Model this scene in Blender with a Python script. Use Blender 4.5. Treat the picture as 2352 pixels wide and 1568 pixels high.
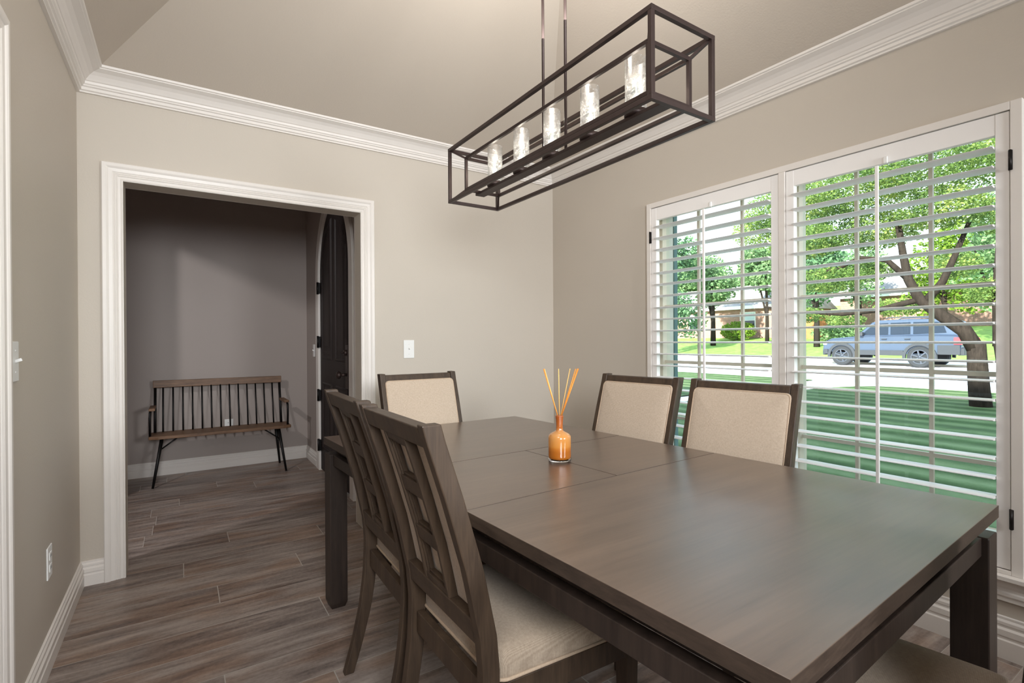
import bpy, bmesh, math, random
from math import sin, cos, pi, radians, sqrt
from mathutils import Vector, Matrix

for o in list(bpy.data.objects):
    bpy.data.objects.remove(o)
SC = bpy.context.scene
COL = SC.collection

# ------------------------------------------------------------------ camera
cd = bpy.data.cameras.new('camera')
cam = bpy.data.objects.new('camera', cd)
COL.objects.link(cam)
cd.sensor_width = 36.0
cd.lens = 1164.7 / 2352 * 36.0
cd.clip_start = 0.02
cd.clip_end = 500
_r = Vector((0.8369332, -0.5472748, -0.0057595))
_d = Vector((-0.0062723, 0.0009317, -0.9999799))
_f = Vector((0.5472692, 0.8369525, -0.0026529))
m = Matrix(((_r.x, -_d.x, -_f.x, 0.0), (_r.y, -_d.y, -_f.y, 0.0), (_r.z, -_d.z, -_f.z, 1.19), (0, 0, 0, 1)))
cam.matrix_world = m
SC.camera = cam

# ------------------------------------------------------------------ view + light
SC.view_settings.view_transform = 'Standard'
SC.view_settings.look = 'None'
SC.view_settings.exposure = 0.0
SC.view_settings.gamma = 1.0
SC.view_settings.use_curve_mapping = False

world = bpy.data.worlds.new('sky_world')
SC.world = world
world.use_nodes = True
wn = world.node_tree
wn.nodes.clear()
wo = wn.nodes.new('ShaderNodeOutputWorld')
bg = wn.nodes.new('ShaderNodeBackground')
ramp = wn.nodes.new('ShaderNodeValToRGB')
tc = wn.nodes.new('ShaderNodeTexCoord')
sx = wn.nodes.new('ShaderNodeSeparateXYZ')
wn.links.new(tc.outputs['Generated'], sx.inputs[0])
wn.links.new(sx.outputs['Z'], ramp.inputs[0])
ramp.color_ramp.elements[0].position = 0.0
ramp.color_ramp.elements[0].color = (0.93, 0.97, 1.0, 1)
ramp.color_ramp.elements[1].position = 0.6
ramp.color_ramp.elements[1].color = (0.55, 0.74, 1.0, 1)
wn.links.new(ramp.outputs[0], bg.inputs[0])
bg.inputs[1].default_value = 3.3
wn.links.new(bg.outputs[0], wo.inputs[0])


def lamp(name, kind, loc, energy, color=(1, 1, 1), size=0.5, target=None, size_y=None, **kw):
    l = bpy.data.lights.new(name, kind)
    l.energy = energy
    l.color = color
    if kind == 'AREA':
        l.size = size
        if size_y:
            l.shape = 'RECTANGLE'
            l.size_y = size_y
    elif kind in ('POINT', 'SPOT'):
        l.shadow_soft_size = size
    for k, v in kw.items():
        setattr(l, k, v)
    o = bpy.data.objects.new(name, l)
    COL.objects.link(o)
    o.location = loc
    if target:
        d = Vector(target) - Vector(loc)
        o.rotation_euler = d.to_track_quat('-Z', 'Y').to_euler()
    return o


# sun stands behind the house, so the near lawn is in the shade of the roof
lamp('sun', 'SUN', (0, 0, 20), 20.0, (1.0, 0.95, 0.86), target=(16.0, 3.2, 12.8), angle=radians(1.2))
# unseen fill lamps added around the camera, then the open hall's light
lamp('room_fill_spot', 'SPOT', (2.0, -2.2, 1.75), 320, (0.94, 0.975, 1.0), 0.40, target=(1.3, 3.2, 1.35), spot_size=radians(95), spot_blend=1.0)  # added spot behind the camera, no fixture of the room
lamp('camera_side_fill', 'SPOT', (-0.15, -1.3, 1.74), 430, (0.94, 0.975, 1.0), 0.45, target=(1.25, 3.2, 1.35), spot_size=radians(82), spot_blend=1.0)  # added spot behind the camera, aimed at the back wall
lamp('left_fill_panel', 'AREA', (-0.1, 0.4, 2.3), 9.5, (0.96, 0.98, 1.0), 0.6, target=(0.1, 2.0, 0.0))  # added soft panel overhead, brightens the floor on the left
lamp('hall_light', 'POINT', (-1.5, 2.9, 2.68), 108, (0.98, 0.97, 0.97), 0.035)


# ------------------------------------------------------------------ mesh helpers
def RW(v):
    # the window wall runs a hair off square: local x grows toward the viewer's end
    return Vector((v[0] + 0.0185 * (3.23 - v[1]), v[1], v[2]))


class MB:
    def __init__(s, xf=None):
        s.v = []; s.f = []; s.xf = xf; s.sm = []

    def add(s, vs, fs, smooth=False):
        n = len(s.v)
        s.v += [tuple(v) for v in vs]
        s.f += [tuple(i + n for i in f) for f in fs]
        s.sm += [smooth] * len(fs)
        return s

    def box(s, x0, x1, y0, y1, z0, z1):
        vs = [(x, y, z) for z in (z0, z1) for y in (y0, y1) for x in (x0, x1)]
        return s.add(vs, [(0, 2, 3, 1), (4, 5, 7, 6), (0, 1, 5, 4), (2, 6, 7, 3), (0, 4, 6, 2), (1, 3, 7, 5)])

    def hexa(s, b, t):
        # b, t: four points each, counter-clockwise seen from above
        return s.add(list(b) + list(t), [(3, 2, 1, 0), (4, 5, 6, 7), (0, 1, 5, 4), (1, 2, 6, 5), (2, 3, 7, 6), (3, 0, 4, 7)])

    def loft(s, rings, smooth=False, cap=True, closed=False):
        n = len(rings[0]); vs = [p for r in rings for p in r]; fs = []
        k = len(rings)
        for i in range(k if closed else k - 1):
            a = i * n; b = ((i + 1) % k) * n
            for j in range(n):
                fs.append((a + j, a + (j + 1) % n, b + (j + 1) % n, b + j))
        if cap and not closed:
            fs.append(tuple(range(n - 1, -1, -1))); fs.append(tuple((k - 1) * n + j for j in range(n)))
        return s.add(vs, fs, smooth)

    def tube(s, pts, rad, n=10, smooth=True):
        pts = [Vector(p) for p in pts]
        if not hasattr(rad, '__len__'):
            rad = [rad] * len(pts)
        rings = []
        up = None
        for i, p in enumerate(pts):
            t = (pts[min(i + 1, len(pts) - 1)] - pts[max(i - 1, 0)]).normalized()
            if up is None:
                up = Vector((0, 0, 1)) if abs(t.z) < 0.9 else Vector((1, 0, 0))
            u = t.cross(up).normalized(); w = u.cross(t).normalized(); up = w
            rings.append([p + (u * cos(2 * pi * j / n) + w * sin(2 * pi * j / n)) * rad[i] for j in range(n)])
        return s.loft(rings, smooth)

    def lathe(s, prof, c=(0, 0, 0), n=32, smooth=True, cap=True):
        rings = [[(c[0] + r * cos(2 * pi * j / n), c[1] + r * sin(2 * pi * j / n), c[2] + z) for j in range(n)] for r, z in prof]
        return s.loft(rings, smooth, cap)

    def beam(s, a, b, w, h, up=(0, 0, 1)):
        a = Vector(a); b = Vector(b); t = (b - a).normalized(); up = Vector(up)
        if abs(t.dot(up)) > 0.98:
            up = Vector((0, 1, 0))
        u = t.cross(up).normalized() * (w / 2); v = u.cross(t).normalized() * (h / 2)
        return s.loft([[p - u - v, p + u - v, p + u + v, p - u + v] for p in (a, b)])

    def prism(s, poly, y0, y1, axis='y'):
        # poly of (a, z) pairs, extruded along the axis
        if axis == 'y':
            r = [[(a, y, z) for a, z in poly] for y in (y0, y1)]
        elif axis == 'x':
            r = [[(y, a, z) for a, z in poly] for y in (y0, y1)]
        else:
            r = [[(a, b, y) for a, b in poly] for y in (y0, y1)]
        return s.loft(r)

    def sweep(s, path, prof, closed=False):
        # path: plan points; prof: (out, z); out = to the left of travel, mitred
        n = len(path); rings = []
        for i in range(n):
            p = Vector(path[i])
            a = Vector(path[i - 1]) if (i > 0 or closed) else None
            b = Vector(path[(i + 1) % n]) if (i < n - 1 or closed) else None
            ns = []
            if a is not None:
                t = (p - a).normalized(); ns.append(Vector((-t.y, t.x)))
            if b is not None:
                t = (b - p).normalized(); ns.append(Vector((-t.y, t.x)))
            nn = ns[0] if len(ns) == 1 else (ns[0] + ns[1]) / (1 + ns[0].dot(ns[1]))
            rings.append([(p.x + nn.x * o, p.y + nn.y * o, z) for o, z in prof])
        return s.loft(rings, closed=closed)

    def build(s, name, mat, parent=None, bevel=0.0, seg=2, loc=None, autosmooth=False):
        me = bpy.data.meshes.new(name)
        vs = [tuple(s.xf(v)) for v in s.v] if s.xf else s.v
        me.from_pydata(vs, [], s.f)
        me.update()
        bm = bmesh.new(); bm.from_mesh(me)
        bmesh.ops.recalc_face_normals(bm, faces=bm.faces)
        bm.to_mesh(me); bm.free()
        for p, k in zip(me.polygons, s.sm):
            p.use_smooth = k
        me.materials.append(mat)
        o = bpy.data.objects.new(name, me)
        COL.objects.link(o)
        if parent:
            o.parent = parent
        if loc:
            o.location = loc
        if bevel:
            b = o.modifiers.new('bevel', 'BEVEL'); b.width = bevel; b.segments = seg; b.limit_method = 'ANGLE'; b.angle_limit = radians(40)
        return o


def tag(o, label=None, cat=None, group=None, kind=None):
    if label: o['label'] = label
    if cat: o['category'] = cat
    if group: o['group'] = group
    if kind: o['kind'] = kind
    return o


def thing(name, label, cat, loc=(0, 0, 0), rotz=0.0, group=None):
    o = bpy.data.objects.new(name, None)
    o.empty_display_size = 0.1
    COL.objects.link(o)
    o.location = loc
    o.rotation_euler = (0, 0, rotz)
    return tag(o, label, cat, group)


def struct(mb, name, mat, parent=None, **k):
    o = mb.build(name, mat, parent, **k)
    if parent is None:
        o['kind'] = 'structure'
    return o


def dup(root, loc, rotz, label, group=None):
    r = root.copy(); COL.objects.link(r); r.location = loc; r.rotation_euler = (0, 0, rotz)
    r['label'] = label
    if group: r['group'] = group
    for ch in list(root.children):
        c = ch.copy(); COL.objects.link(c); c.parent = r
        for g in ch.children:
            d = g.copy(); COL.objects.link(d); d.parent = c
    return r


# ------------------------------------------------------------------ materials
def srgb(r, g, b):
    def f(c):
        c /= 255.0
        return c / 12.92 if c <= 0.04045 else ((c + 0.055) / 1.055) ** 2.4
    return (f(r), f(g), f(b), 1)


class NT:
    def __init__(s, name):
        s.m = bpy.data.materials.new(name); s.m.use_nodes = True
        s.t = s.m.node_tree; s.n = s.t.nodes
        s.b = s.n['Principled BSDF']; s.out = s.n['Material Output']

    def node(s, typ, **k):
        x = s.n.new(typ)
        for a, v in k.items():
            setattr(x, a, v)
        return x

    def link(s, a, b):
        s.t.links.new(a, b)

    def math(s, op, a, b=None, c=None):
        x = s.n.new('ShaderNodeMath'); x.operation = op
        for i, v in enumerate((a, b, c)):
            if v is None: continue
            if isinstance(v, (int, float)): x.inputs[i].default_value = v
            else: s.link(v, x.inputs[i])
        return x.outputs[0]

    def coord(s, kind='Object', scale=(1, 1, 1), rot=(0, 0, 0)):
        t = s.node('ShaderNodeTexCoord'); mp = s.node('ShaderNodeMapping')
        mp.inputs['Scale'].default_value = scale; mp.inputs['Rotation'].default_value = rot
        s.link(t.outputs[kind], mp.inputs[0])
        return mp.outputs[0]

    def noise(s, vec, scale, detail=4, rough=0.5):
        x = s.node('ShaderNodeTexNoise'); x.inputs['Scale'].default_value = scale
        x.inputs['Detail'].default_value = detail; x.inputs['Roughness'].default_value = rough
        if vec is not None: s.link(vec, x.inputs['Vector'])
        return x.outputs['Fac']

    def ramp(s, fac, stops):
        x = s.node('ShaderNodeValToRGB'); cr = x.color_ramp
        while len(cr.elements) < len(stops): cr.elements.new(0.5)
        for e, (p, c) in zip(cr.elements, stops):
            e.position = p; e.color = c
        s.link(fac, x.inputs[0])
        return x.outputs[0]

    def mix(s, fac, a, b, mode='MIX'):
        x = s.node('ShaderNodeMix', data_type='RGBA', blend_type=mode)
        for i, v in ((0, fac), (6, a), (7, b)):
            if isinstance(v, (int, float)): x.inputs[i].default_value = v
            elif isinstance(v, tuple): x.inputs[i].default_value = v
            else: s.link(v, x.inputs[i])
        return x.outputs[2]

    def bump(s, h, strength=0.3, dist=0.01):
        x = s.node('ShaderNodeBump'); x.inputs['Strength'].default_value = strength; x.inputs['Distance'].default_value = dist
        s.link(h, x.inputs['Height']); s.link(x.outputs[0], s.b.inputs['Normal'])

    def set(s, col=None, rough=None, metal=None, spec=None):
        if col is not None:
            if isinstance(col, tuple): s.b.inputs['Base Color'].default_value = col
            else: s.link(col, s.b.inputs['Base Color'])
        if rough is not None:
            if isinstance(rough, (int, float)): s.b.inputs['Roughness'].default_value = rough
            else: s.link(rough, s.b.inputs['Roughness'])
        if metal is not None: s.b.inputs['Metallic'].default_value = metal
        if spec is not None: s.b.inputs['Specular IOR Level'].default_value = spec
        return s


def simple(name, col, rough=0.5, metal=0.0, spec=0.5, var=0.04, scale=8.0):
    t = NT(name)
    n = t.noise(t.coord(), scale, 3)
    a = tuple(max(0, c * (1 - var)) for c in col[:3]) + (1,)
    b = tuple(min(1, c * (1 + var)) for c in col[:3]) + (1,)
    t.set(t.ramp(n, [(0.3, a), (0.7, b)]), rough, metal, spec)
    return t.m


def wallpaint(name, col, bump=0.12):
    t = NT(name)
    v = t.coord()
    n = t.noise(v, 1.2, 2)
    a = tuple(c * 0.985 for c in col[:3]) + (1,); b = tuple(min(1, c * 1.015) for c in col[:3]) + (1,)
    t.set(t.ramp(n, [(0.3, a), (0.7, b)]), 0.55, 0, 0.3)
    t.bump(t.noise(v, 110, 3, 0.6), bump, 0.004)
    return t.m


M = {}
M['wall'] = wallpaint('greige_paint', srgb(201, 192, 180))
M['ceil'] = wallpaint('ceiling_paint', srgb(199, 188, 175), 0.2)
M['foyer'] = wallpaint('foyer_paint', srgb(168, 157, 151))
M['trim'] = simple('white_trim_paint', srgb(232, 226, 220), 0.35, 0, 0.4, 0.01)
M['shutter'] = simple('white_shutter_lacquer', srgb(246, 243, 241), 0.38, 0, 0.4, 0.01)
M['plastic'] = simple('white_plastic', srgb(238, 238, 236), 0.3, 0, 0.5, 0.01)
M['tan'] = simple('tan_vinyl', srgb(200, 188, 168), 0.5)
M['black'] = simple('black_hardware', srgb(38, 34, 33), 0.4, 0.6)
M['bronze'] = simple('oil_rubbed_bronze', srgb(70, 57, 54), 0.42, 0.55, 0.5, 0.08, 30)
M['iron'] = simple('black_iron', srgb(18, 16, 16), 0.45, 0.4)


def wood(name, dark, light, rough, scale=(1, 1, 1), gs=9.0, spec=0.45, bump=0.06):
    t = NT(name)
    v = t.coord('Object', scale)
    n = t.noise(v, gs, 7, 0.62)
    n2 = t.noise(v, gs * 5, 4, 0.6)
    f = t.math('MULTIPLY_ADD', n2, 0.35, t.math('MULTIPLY', n, 0.75))
    t.set(t.ramp(f, [(0.32, dark), (0.72, light)]), rough, 0, spec)
    t.bump(n2, bump, 0.003)
    return t.m


M['chairwood'] = wood('chair_wood', srgb(44, 33, 25), srgb(78, 62, 48), 0.45, (14, 14, 1.2), 3.0)
M['darkwood'] = wood('table_leg_wood', srgb(33, 26, 23), srgb(56, 45, 39), 0.40, (12, 12, 1.0), 3.0)
M['edgewood'] = wood('table_edge_wood', srgb(46, 37, 32), srgb(74, 61, 52), 0.38, (3, 3, 14), 4.0)


def tabletop():
    t = NT('veneer_top')
    tcn = t.node('ShaderNodeTexCoord'); sp = t.node('ShaderNodeSeparateXYZ'); t.link(tcn.outputs['Object'], sp.inputs[0])
    v = t.coord('Object', (1.0, 9.0, 1.0))
    v2 = t.coord('Object', (1.0, 22.0, 1.0), (0, 0, 0.0))
    a = t.noise(v, 2.2, 6, 0.6); b = t.noise(v2, 5.0, 5, 0.6)
    c = t.noise(t.coord('Object', (1.4, 1.4, 1)), 2.0, 3)
    f = t.math('ADD', t.math('MULTIPLY', a, 0.5), t.math('MULTIPLY', b, 0.3))
    f = t.math('MULTIPLY_ADD', c, 0.3, f)
    t.set(t.ramp(f, [(0.40, srgb(79, 64, 54)), (0.68, srgb(106, 88, 75))]), 0.36, 0, 0.5)
    t.b.inputs['Coat Weight'].default_value = 0.9
    t.b.inputs['Coat Roughness'].default_value = 0.3
    t.bump(b, 0.05, 0.002)
    return t.m


M['top'] = tabletop()
M['seam'] = simple('seam_shadow_gap', srgb(30, 24, 21), 0.8)


def fabric(name, dark, light, axes, sc=2600.0):
    t = NT(name)
    tcn = t.node('ShaderNodeTexCoord')
    ws = []
    for ax in axes:
        w = t.node('ShaderNodeTexWave', wave_type='BANDS', bands_direction=ax)
        w.inputs['Scale'].default_value = sc / (2 * pi) / 3.2
        t.link(tcn.outputs['Object'], w.inputs['Vector']); ws.append(w.outputs['Fac'])
    h = t.math('MULTIPLY', ws[0], ws[1])
    n = t.noise(t.coord('Object', (1, 1, 1)), 160, 3, 0.7)
    f = t.math('ADD', t.math('MULTIPLY', h, 0.42), t.math('MULTIPLY', n, 0.66))
    t.set(t.ramp(f, [(0.15, dark), (0.8, light)]), 0.9, 0, 0.15)
    t.b.inputs['Sheen Weight'].default_value = 0.2
    t.bump(h, 0.22, 0.0012)
    return t.m


M['fabric'] = fabric('beige_woven_back_fabric', srgb(172, 153, 134), srgb(212, 195, 176), ('X', 'Z'))
M['fabric_seat'] = fabric('beige_woven_seat_fabric', srgb(148, 131, 114), srgb(192, 174, 154), ('X', 'Y'))
M['piping'] = simple('beige_piping', srgb(190, 168, 146), 0.85, 0, 0.15, 0.08, 200)


def floor_mat():
    t = NT('wood_look_plank_tile')
    tcn = t.node('ShaderNodeTexCoord'); sp = t.node('ShaderNodeSeparateXYZ'); t.link(tcn.outputs['Object'], sp.inputs[0])
    W, L = 0.1948, 1.205
    yy = t.math('DIVIDE', t.math('SUBTRACT', sp.outputs['Y'], 2.471 - 10 * W), W)
    row = t.math('FLOOR', yy); fy = t.math('FRACT', yy)
    wn_ = t.node('ShaderNodeTexWhiteNoise', noise_dimensions='1D'); t.link(row, wn_.inputs['W'])
    xx = t.math('ADD', t.math('DIVIDE', sp.outputs['X'], L), t.math('MULTIPLY', wn_.outputs['Value'], 5.0))
    pid = t.math('FLOOR', xx); fx = t.math('FRACT', xx)
    # grout lines
    gy = t.math('LESS_THAN', t.math('MINIMUM', fy, t.math('SUBTRACT', 1.0, fy)), 0.0068)
    gx = t.math('LESS_THAN', t.math('MINIMUM', fx, t.math('SUBTRACT', 1.0, fx)), 0.0016)
    g = t.math('MAXIMUM', gx, gy)
    cmb = t.node('ShaderNodeCombineXYZ')
    w2 = t.node('ShaderNodeTexWhiteNoise', noise_dimensions='2D')
    c2 = t.node('ShaderNodeCombineXYZ'); t.link(row, c2.inputs[0]); t.link(pid, c2.inputs[1]); t.link(c2.outputs[0], w2.inputs['Vector'])
    r = w2.outputs['Value']
    t.link(t.math('MULTIPLY_ADD', r, 31.0, t.math('MULTIPLY', sp.outputs['X'], 1.35)), cmb.inputs[0])
    t.link(t.math('MULTIPLY_ADD', r, 57.0, t.math('MULTIPLY', sp.outputs['Y'], 11.0)), cmb.inputs[1])
    n = t.noise(cmb.outputs[0], 1.9, 8, 0.66)
    cmb2 = t.node('ShaderNodeCombineXYZ')
    t.link(t.math('MULTIPLY_ADD', r, 11.0, t.math('MULTIPLY', sp.outputs['X'], 1.0)), cmb2.inputs[0])
    t.link(t.math('MULTIPLY_ADD', r, 17.0, t.math('MULTIPLY', sp.outputs['Y'], 2.6)), cmb2.inputs[1])
    n2 = t.noise(cmb2.outputs[0], 2.2, 3, 0.5)
    n3 = t.noise(t.coord('Object', (1, 1, 1)), 60, 4, 0.7)
    f = t.math('MULTIPLY_ADD', n3, 0.20, t.math('ADD', t.math('MULTIPLY', n, 0.80), t.math('MULTIPLY', t.math('SUBTRACT', r, 0.5), 0.10)))
    col = t.ramp(f, [(0.32, srgb(92, 81, 77)), (0.45, srgb(131, 118, 111)), (0.56, srgb(156, 143, 135)), (0.70, srgb(178, 165, 156))])
    tint = t.ramp(n2, [(0.45, (1, 1, 1, 1)), (0.62, srgb(242, 224, 210)), (0.8, srgb(222, 216, 216))])
    col = t.mix(1.0, col, tint, 'MULTIPLY')
    # knots
    vo = t.node('ShaderNodeTexVoronoi'); vo.inputs['Scale'].default_value = 0.62
    cmb3 = t.node('ShaderNodeCombineXYZ')
    t.link(t.math('MULTIPLY_ADD', n2, 0.12, t.math('MULTIPLY', sp.outputs['X'], 1.0)), cmb3.inputs[0])
    t.link(t.math('MULTIPLY_ADD', n, 0.08, t.math('MULTIPLY', sp.outputs['Y'], 2.0)), cmb3.inputs[1])
    t.link(cmb3.outputs[0], vo.inputs['Vector'])
    kn = t.ramp(vo.outputs['Distance'], [(0.02, (0.45, 0.42, 0.4, 1)), (0.06, (1, 1, 1, 1))])
    col = t.mix(1.0, col, kn, 'MULTIPLY')
    col = t.mix(g, col, srgb(176, 168, 160))
    rgh = t.math('MULTIPLY_ADD', n, 0.25, 0.30)
    t.set(col, rgh, 0, 0.4)
    hgt = t.math('SUBTRACT', t.math('MULTIPLY', n, 0.25), g)
    t.bump(hgt, 0.25, 0.003)
    return t.m


M['floor'] = floor_mat()


def glass_pane():
    t = NT('window_glass')
    tr = t.node('ShaderNodeBsdfTransparent'); gl = t.node('ShaderNodeBsdfGlossy'); mx = t.node('ShaderNodeMixShader'); fr = t.node('ShaderNodeFresnel')
    tr.inputs[0].default_value = (0.92, 0.965, 0.95, 1)
    gl.inputs['Roughness'].default_value = 0.0
    fr.inputs['IOR'].default_value = 1.45
    ge = t.node('ShaderNodeNewGeometry')
    t.link(t.math('MULTIPLY', fr.outputs[0], t.math('SUBTRACT', 1.0, ge.outputs['Backfacing'])), mx.inputs[0]); t.link(tr.outputs[0], mx.inputs[1]); t.link(gl.outputs[0], mx.inputs[2])
    t.link(mx.outputs[0], t.out.inputs['Surface'])
    return t.m


M['glass'] = glass_pane()


def seeded_glass():
    t = NT('seeded_glass')
    tr = t.node('ShaderNodeBsdfTransparent'); gl = t.node('ShaderNodeBsdfGlossy'); mx = t.node('ShaderNodeMixShader')
    df = t.node('ShaderNodeBsdfDiffuse'); mx2 = t.node('ShaderNodeMixShader')
    df.inputs[0].default_value = (0.62, 0.61, 0.60, 1)
    v = t.coord('Object')
    n = t.noise(v, 120, 5, 0.7)
    sd = t.ramp(n, [(0.50, (0.03, 0.03, 0.03, 1)), (0.66, (0.42, 0.42, 0.42, 1))])
    lw = t.node('ShaderNodeLayerWeight'); lw.inputs[0].default_value = 0.35
    gl.inputs['Roughness'].default_value = 0.08
    bp = t.node('ShaderNodeBump'); bp.inputs['Strength'].default_value = 0.5; bp.inputs['Distance'].default_value = 0.002
    t.link(n, bp.inputs['Height']); t.link(bp.outputs[0], gl.inputs['Normal']); t.link(bp.outputs[0], lw.inputs['Normal'])
    t.link(t.math('MULTIPLY_ADD', lw.outputs['Facing'], 0.55, 0.07), mx.inputs[0])
    t.link(tr.outputs[0], mx.inputs[1]); t.link(gl.outputs[0], mx.inputs[2])
    t.link(sd, mx2.inputs[0]); t.link(mx.outputs[0], mx2.inputs[1]); t.link(df.outputs[0], mx2.inputs[2])
    t.link(mx2.outputs[0], t.out.inputs['Surface'])
    return t.m


M['seeded'] = seeded_glass()
t = NT('warm_filament'); t.b.inputs['Emission Color'].default_value = (1.0, 0.72, 0.38, 1); t.b.inputs['Emission Strength'].default_value = 1.6
M['filament'] = t.m


def brick_mat(name, c1, c2, mortar, scale=1.0):
    t = NT(name)
    tcn = t.node('ShaderNodeTexCoord'); sp = t.node('ShaderNodeSeparateXYZ'); t.link(tcn.outputs['Object'], sp.inputs[0])
    cm = t.node('ShaderNodeCombineXYZ')
    t.link(t.math('ADD', sp.outputs['X'], sp.outputs['Y']), cm.inputs[0]); t.link(sp.outputs['Z'], cm.inputs[1])
    b = t.node('ShaderNodeTexBrick')
    b.inputs['Color1'].default_value = c1; b.inputs['Color2'].default_value = c2; b.inputs['Mortar'].default_value = mortar
    b.inputs['Scale'].default_value = scale; b.inputs['Brick Width'].default_value = 0.22; b.inputs['Row Height'].default_value = 0.075
    b.inputs['Mortar Size'].default_value = 0.009
    t.link(cm.outputs[0], b.inputs['Vector'])
    t.set(b.outputs[0], 0.9)
    return t.m


M['brick'] = brick_mat('pink_brick', srgb(160, 112, 98), srgb(136, 92, 80), srgb(160, 146, 134))
M['stone'] = brick_mat('tan_brick', srgb(176, 152, 124), srgb(158, 134, 108), srgb(190, 176, 152))


def grass_mat(name, stops, stripe=0.0):
    t = NT(name)
    v = t.coord()
    n = t.noise(v, 2.2, 5, 0.6); n2 = t.noise(t.coord('Object', (60, 14, 1)), 3, 4, 0.8)
    f = t.math('ADD', t.math('MULTIPLY', n, 0.5), t.math('MULTIPLY', n2, 0.5))
    if stripe:
        w = t.node('ShaderNodeTexWave', wave_type='BANDS', bands_direction='X'); w.inputs['Scale'].default_value = 0.55; w.inputs['Distortion'].default_value = 0.6
        tcn = t.node('ShaderNodeTexCoord'); t.link(tcn.outputs['Object'], w.inputs['Vector'])
        f = t.math('MULTIPLY_ADD', w.outputs['Fac'], stripe, f)
    t.set(t.ramp(f, stops), 0.9, 0, 0.2)
    t.bump(n2, 0.6, 0.02)
    return t.m


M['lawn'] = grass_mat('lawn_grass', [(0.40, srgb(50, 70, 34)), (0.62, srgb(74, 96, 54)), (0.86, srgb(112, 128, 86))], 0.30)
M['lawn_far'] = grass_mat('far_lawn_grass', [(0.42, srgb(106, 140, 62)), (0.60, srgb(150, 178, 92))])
M['concrete'] = simple('pale_concrete', srgb(236, 230, 226), 0.85, 0, 0.2, 0.05, 3)
M['asphalt'] = simple('pale_street', srgb(232, 226, 224), 0.9, 0, 0.2, 0.05, 2)
M['bark'] = wood('tree_bark', srgb(26, 22, 20), srgb(58, 50, 45), 0.95, (6, 6, 1.6), 4.0, 0.1, 0.6)


def leaf_mat(name, stops, trans=0.5):
    t = NT(name)
    n = t.noise(t.coord(), 1.3, 3, 0.7)
    n2 = t.noise(t.coord(), 14, 2, 0.5)
    f = t.math('ADD', t.math('MULTIPLY', n, 0.6), t.math('MULTIPLY', n2, 0.4))
    c = t.ramp(f, stops)
    df = t.node('ShaderNodeBsdfDiffuse'); tl = t.node('ShaderNodeBsdfTranslucent'); mx = t.node('ShaderNodeMixShader')
    t.link(c, df.inputs[0]); t.link(c, tl.inputs[0]); mx.inputs[0].default_value = trans
    t.link(df.outputs[0], mx.inputs[1]); t.link(tl.outputs[0], mx.inputs[2]); t.link(mx.outputs[0], t.out.inputs['Surface'])
    return t.m


M['leaf_near'] = leaf_mat('fresh_leaves', [(0.36, srgb(76, 104, 60)), (0.5, srgb(124, 150, 84)), (0.64, srgb(188, 197, 116))], 0.55)
M['leaf_far'] = leaf_mat('far_leaves', [(0.38, srgb(92, 126, 88)), (0.6, srgb(144, 168, 120))], 0.4)
M['leaf_dark'] = leaf_mat('dark_leaves', [(0.38, srgb(70, 104, 76)), (0.6, srgb(112, 144, 104))], 0.3)
M['leaf_bush'] = leaf_mat('bush_leaves', [(0.38, srgb(84, 118, 44)), (0.6, srgb(138, 160, 66))], 0.4)
M['carpaint'] = simple('blue_grey_car_paint', srgb(64, 76, 96), 0.3, 0.2, 0.6, 0.01)
M['cladding'] = simple('dark_grey_cladding', srgb(40, 43, 50), 0.6)
M['carglass'] = simple('tinted_car_glass', srgb(30, 38, 50), 0.12, 0, 0.5, 0.01)
M['tyre'] = simple('tyre_rubber', srgb(34, 36, 41), 0.8)
M['rim'] = simple('grey_alloy', srgb(74, 78, 88), 0.45, 0.5)
M['red'] = simple('red_lens', srgb(190, 60, 66), 0.25)
M['shingle'] = simple('grey_shingles', srgb(140, 134, 132), 0.9, 0, 0.1, 0.12, 6)
M['fence'] = simple('cedar_fence', srgb(176, 116, 74), 0.9, 0, 0.2, 0.1, 5)
M['teal'] = simple('blue_green_paint', srgb(84, 112, 112), 0.7)
M['white_out'] = simple('white_siding', srgb(230, 228, 224), 0.7)
M['winfar'] = simple('pale_blind', srgb(176, 196, 196), 0.4)

# ------------------------------------------------------------------ room shell
XL, XR, YB, YF = -0.417, 2.51, 3.23, -2.6
XRF = XR + 0.0185 * (YB - YF)
WT = 0.12
fl = MB().box(-3.2, 3.0, -3.0, 5.75, -0.12, 0.0)
struct(fl, 'floor', M['floor'])

# back wall with the cased opening
OX0, OX1, OZ = -0.238, 0.962, 2.004
b = MB()
b.box(XL - 0.0, OX0, YB, YB + WT, 0, 3.6)
b.box(OX1, 2.80, YB, YB + WT, 0, 3.6)
b.box(OX0, OX1, YB, YB + WT, OZ, 3.6)
struct(b, 'wall_back', M['wall'])
# left wall with the doorway nearest the viewer
b = MB()
b.box(XL - WT, XL, 1.87, YB + WT, 0, 3.6)
b.box(XL - WT, XL, YF, 0.95, 0, 3.6)
b.box(XL - WT, XL, 0.95, 1.87, OZ, 3.6)
struct(b, 'wall_left', M['wall'])
b = MB().box(XL - WT, XRF + 0.3, YF - WT, YF, 0, 3.6)
struct(b, 'wall_front', M['wall'])
# window wall (local frame, then swung by RW)
WY0, WY1, WZ0, WZ1 = 0.545, 2.222, 0.40, 2.045
b = MB(RW)
b.box(XR, XR + 0.20, YF, WY0, 0, 3.6)
b.box(XR, XR + 0.20, WY1, YB, 0, 3.6)
b.box(XR, XR + 0.20, WY0, WY1, 0, WZ0)
b.box(XR, XR + 0.20, WY0, WY1, WZ1, 3.6)
struct(b, 'wall_right', M['wall'])
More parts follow.
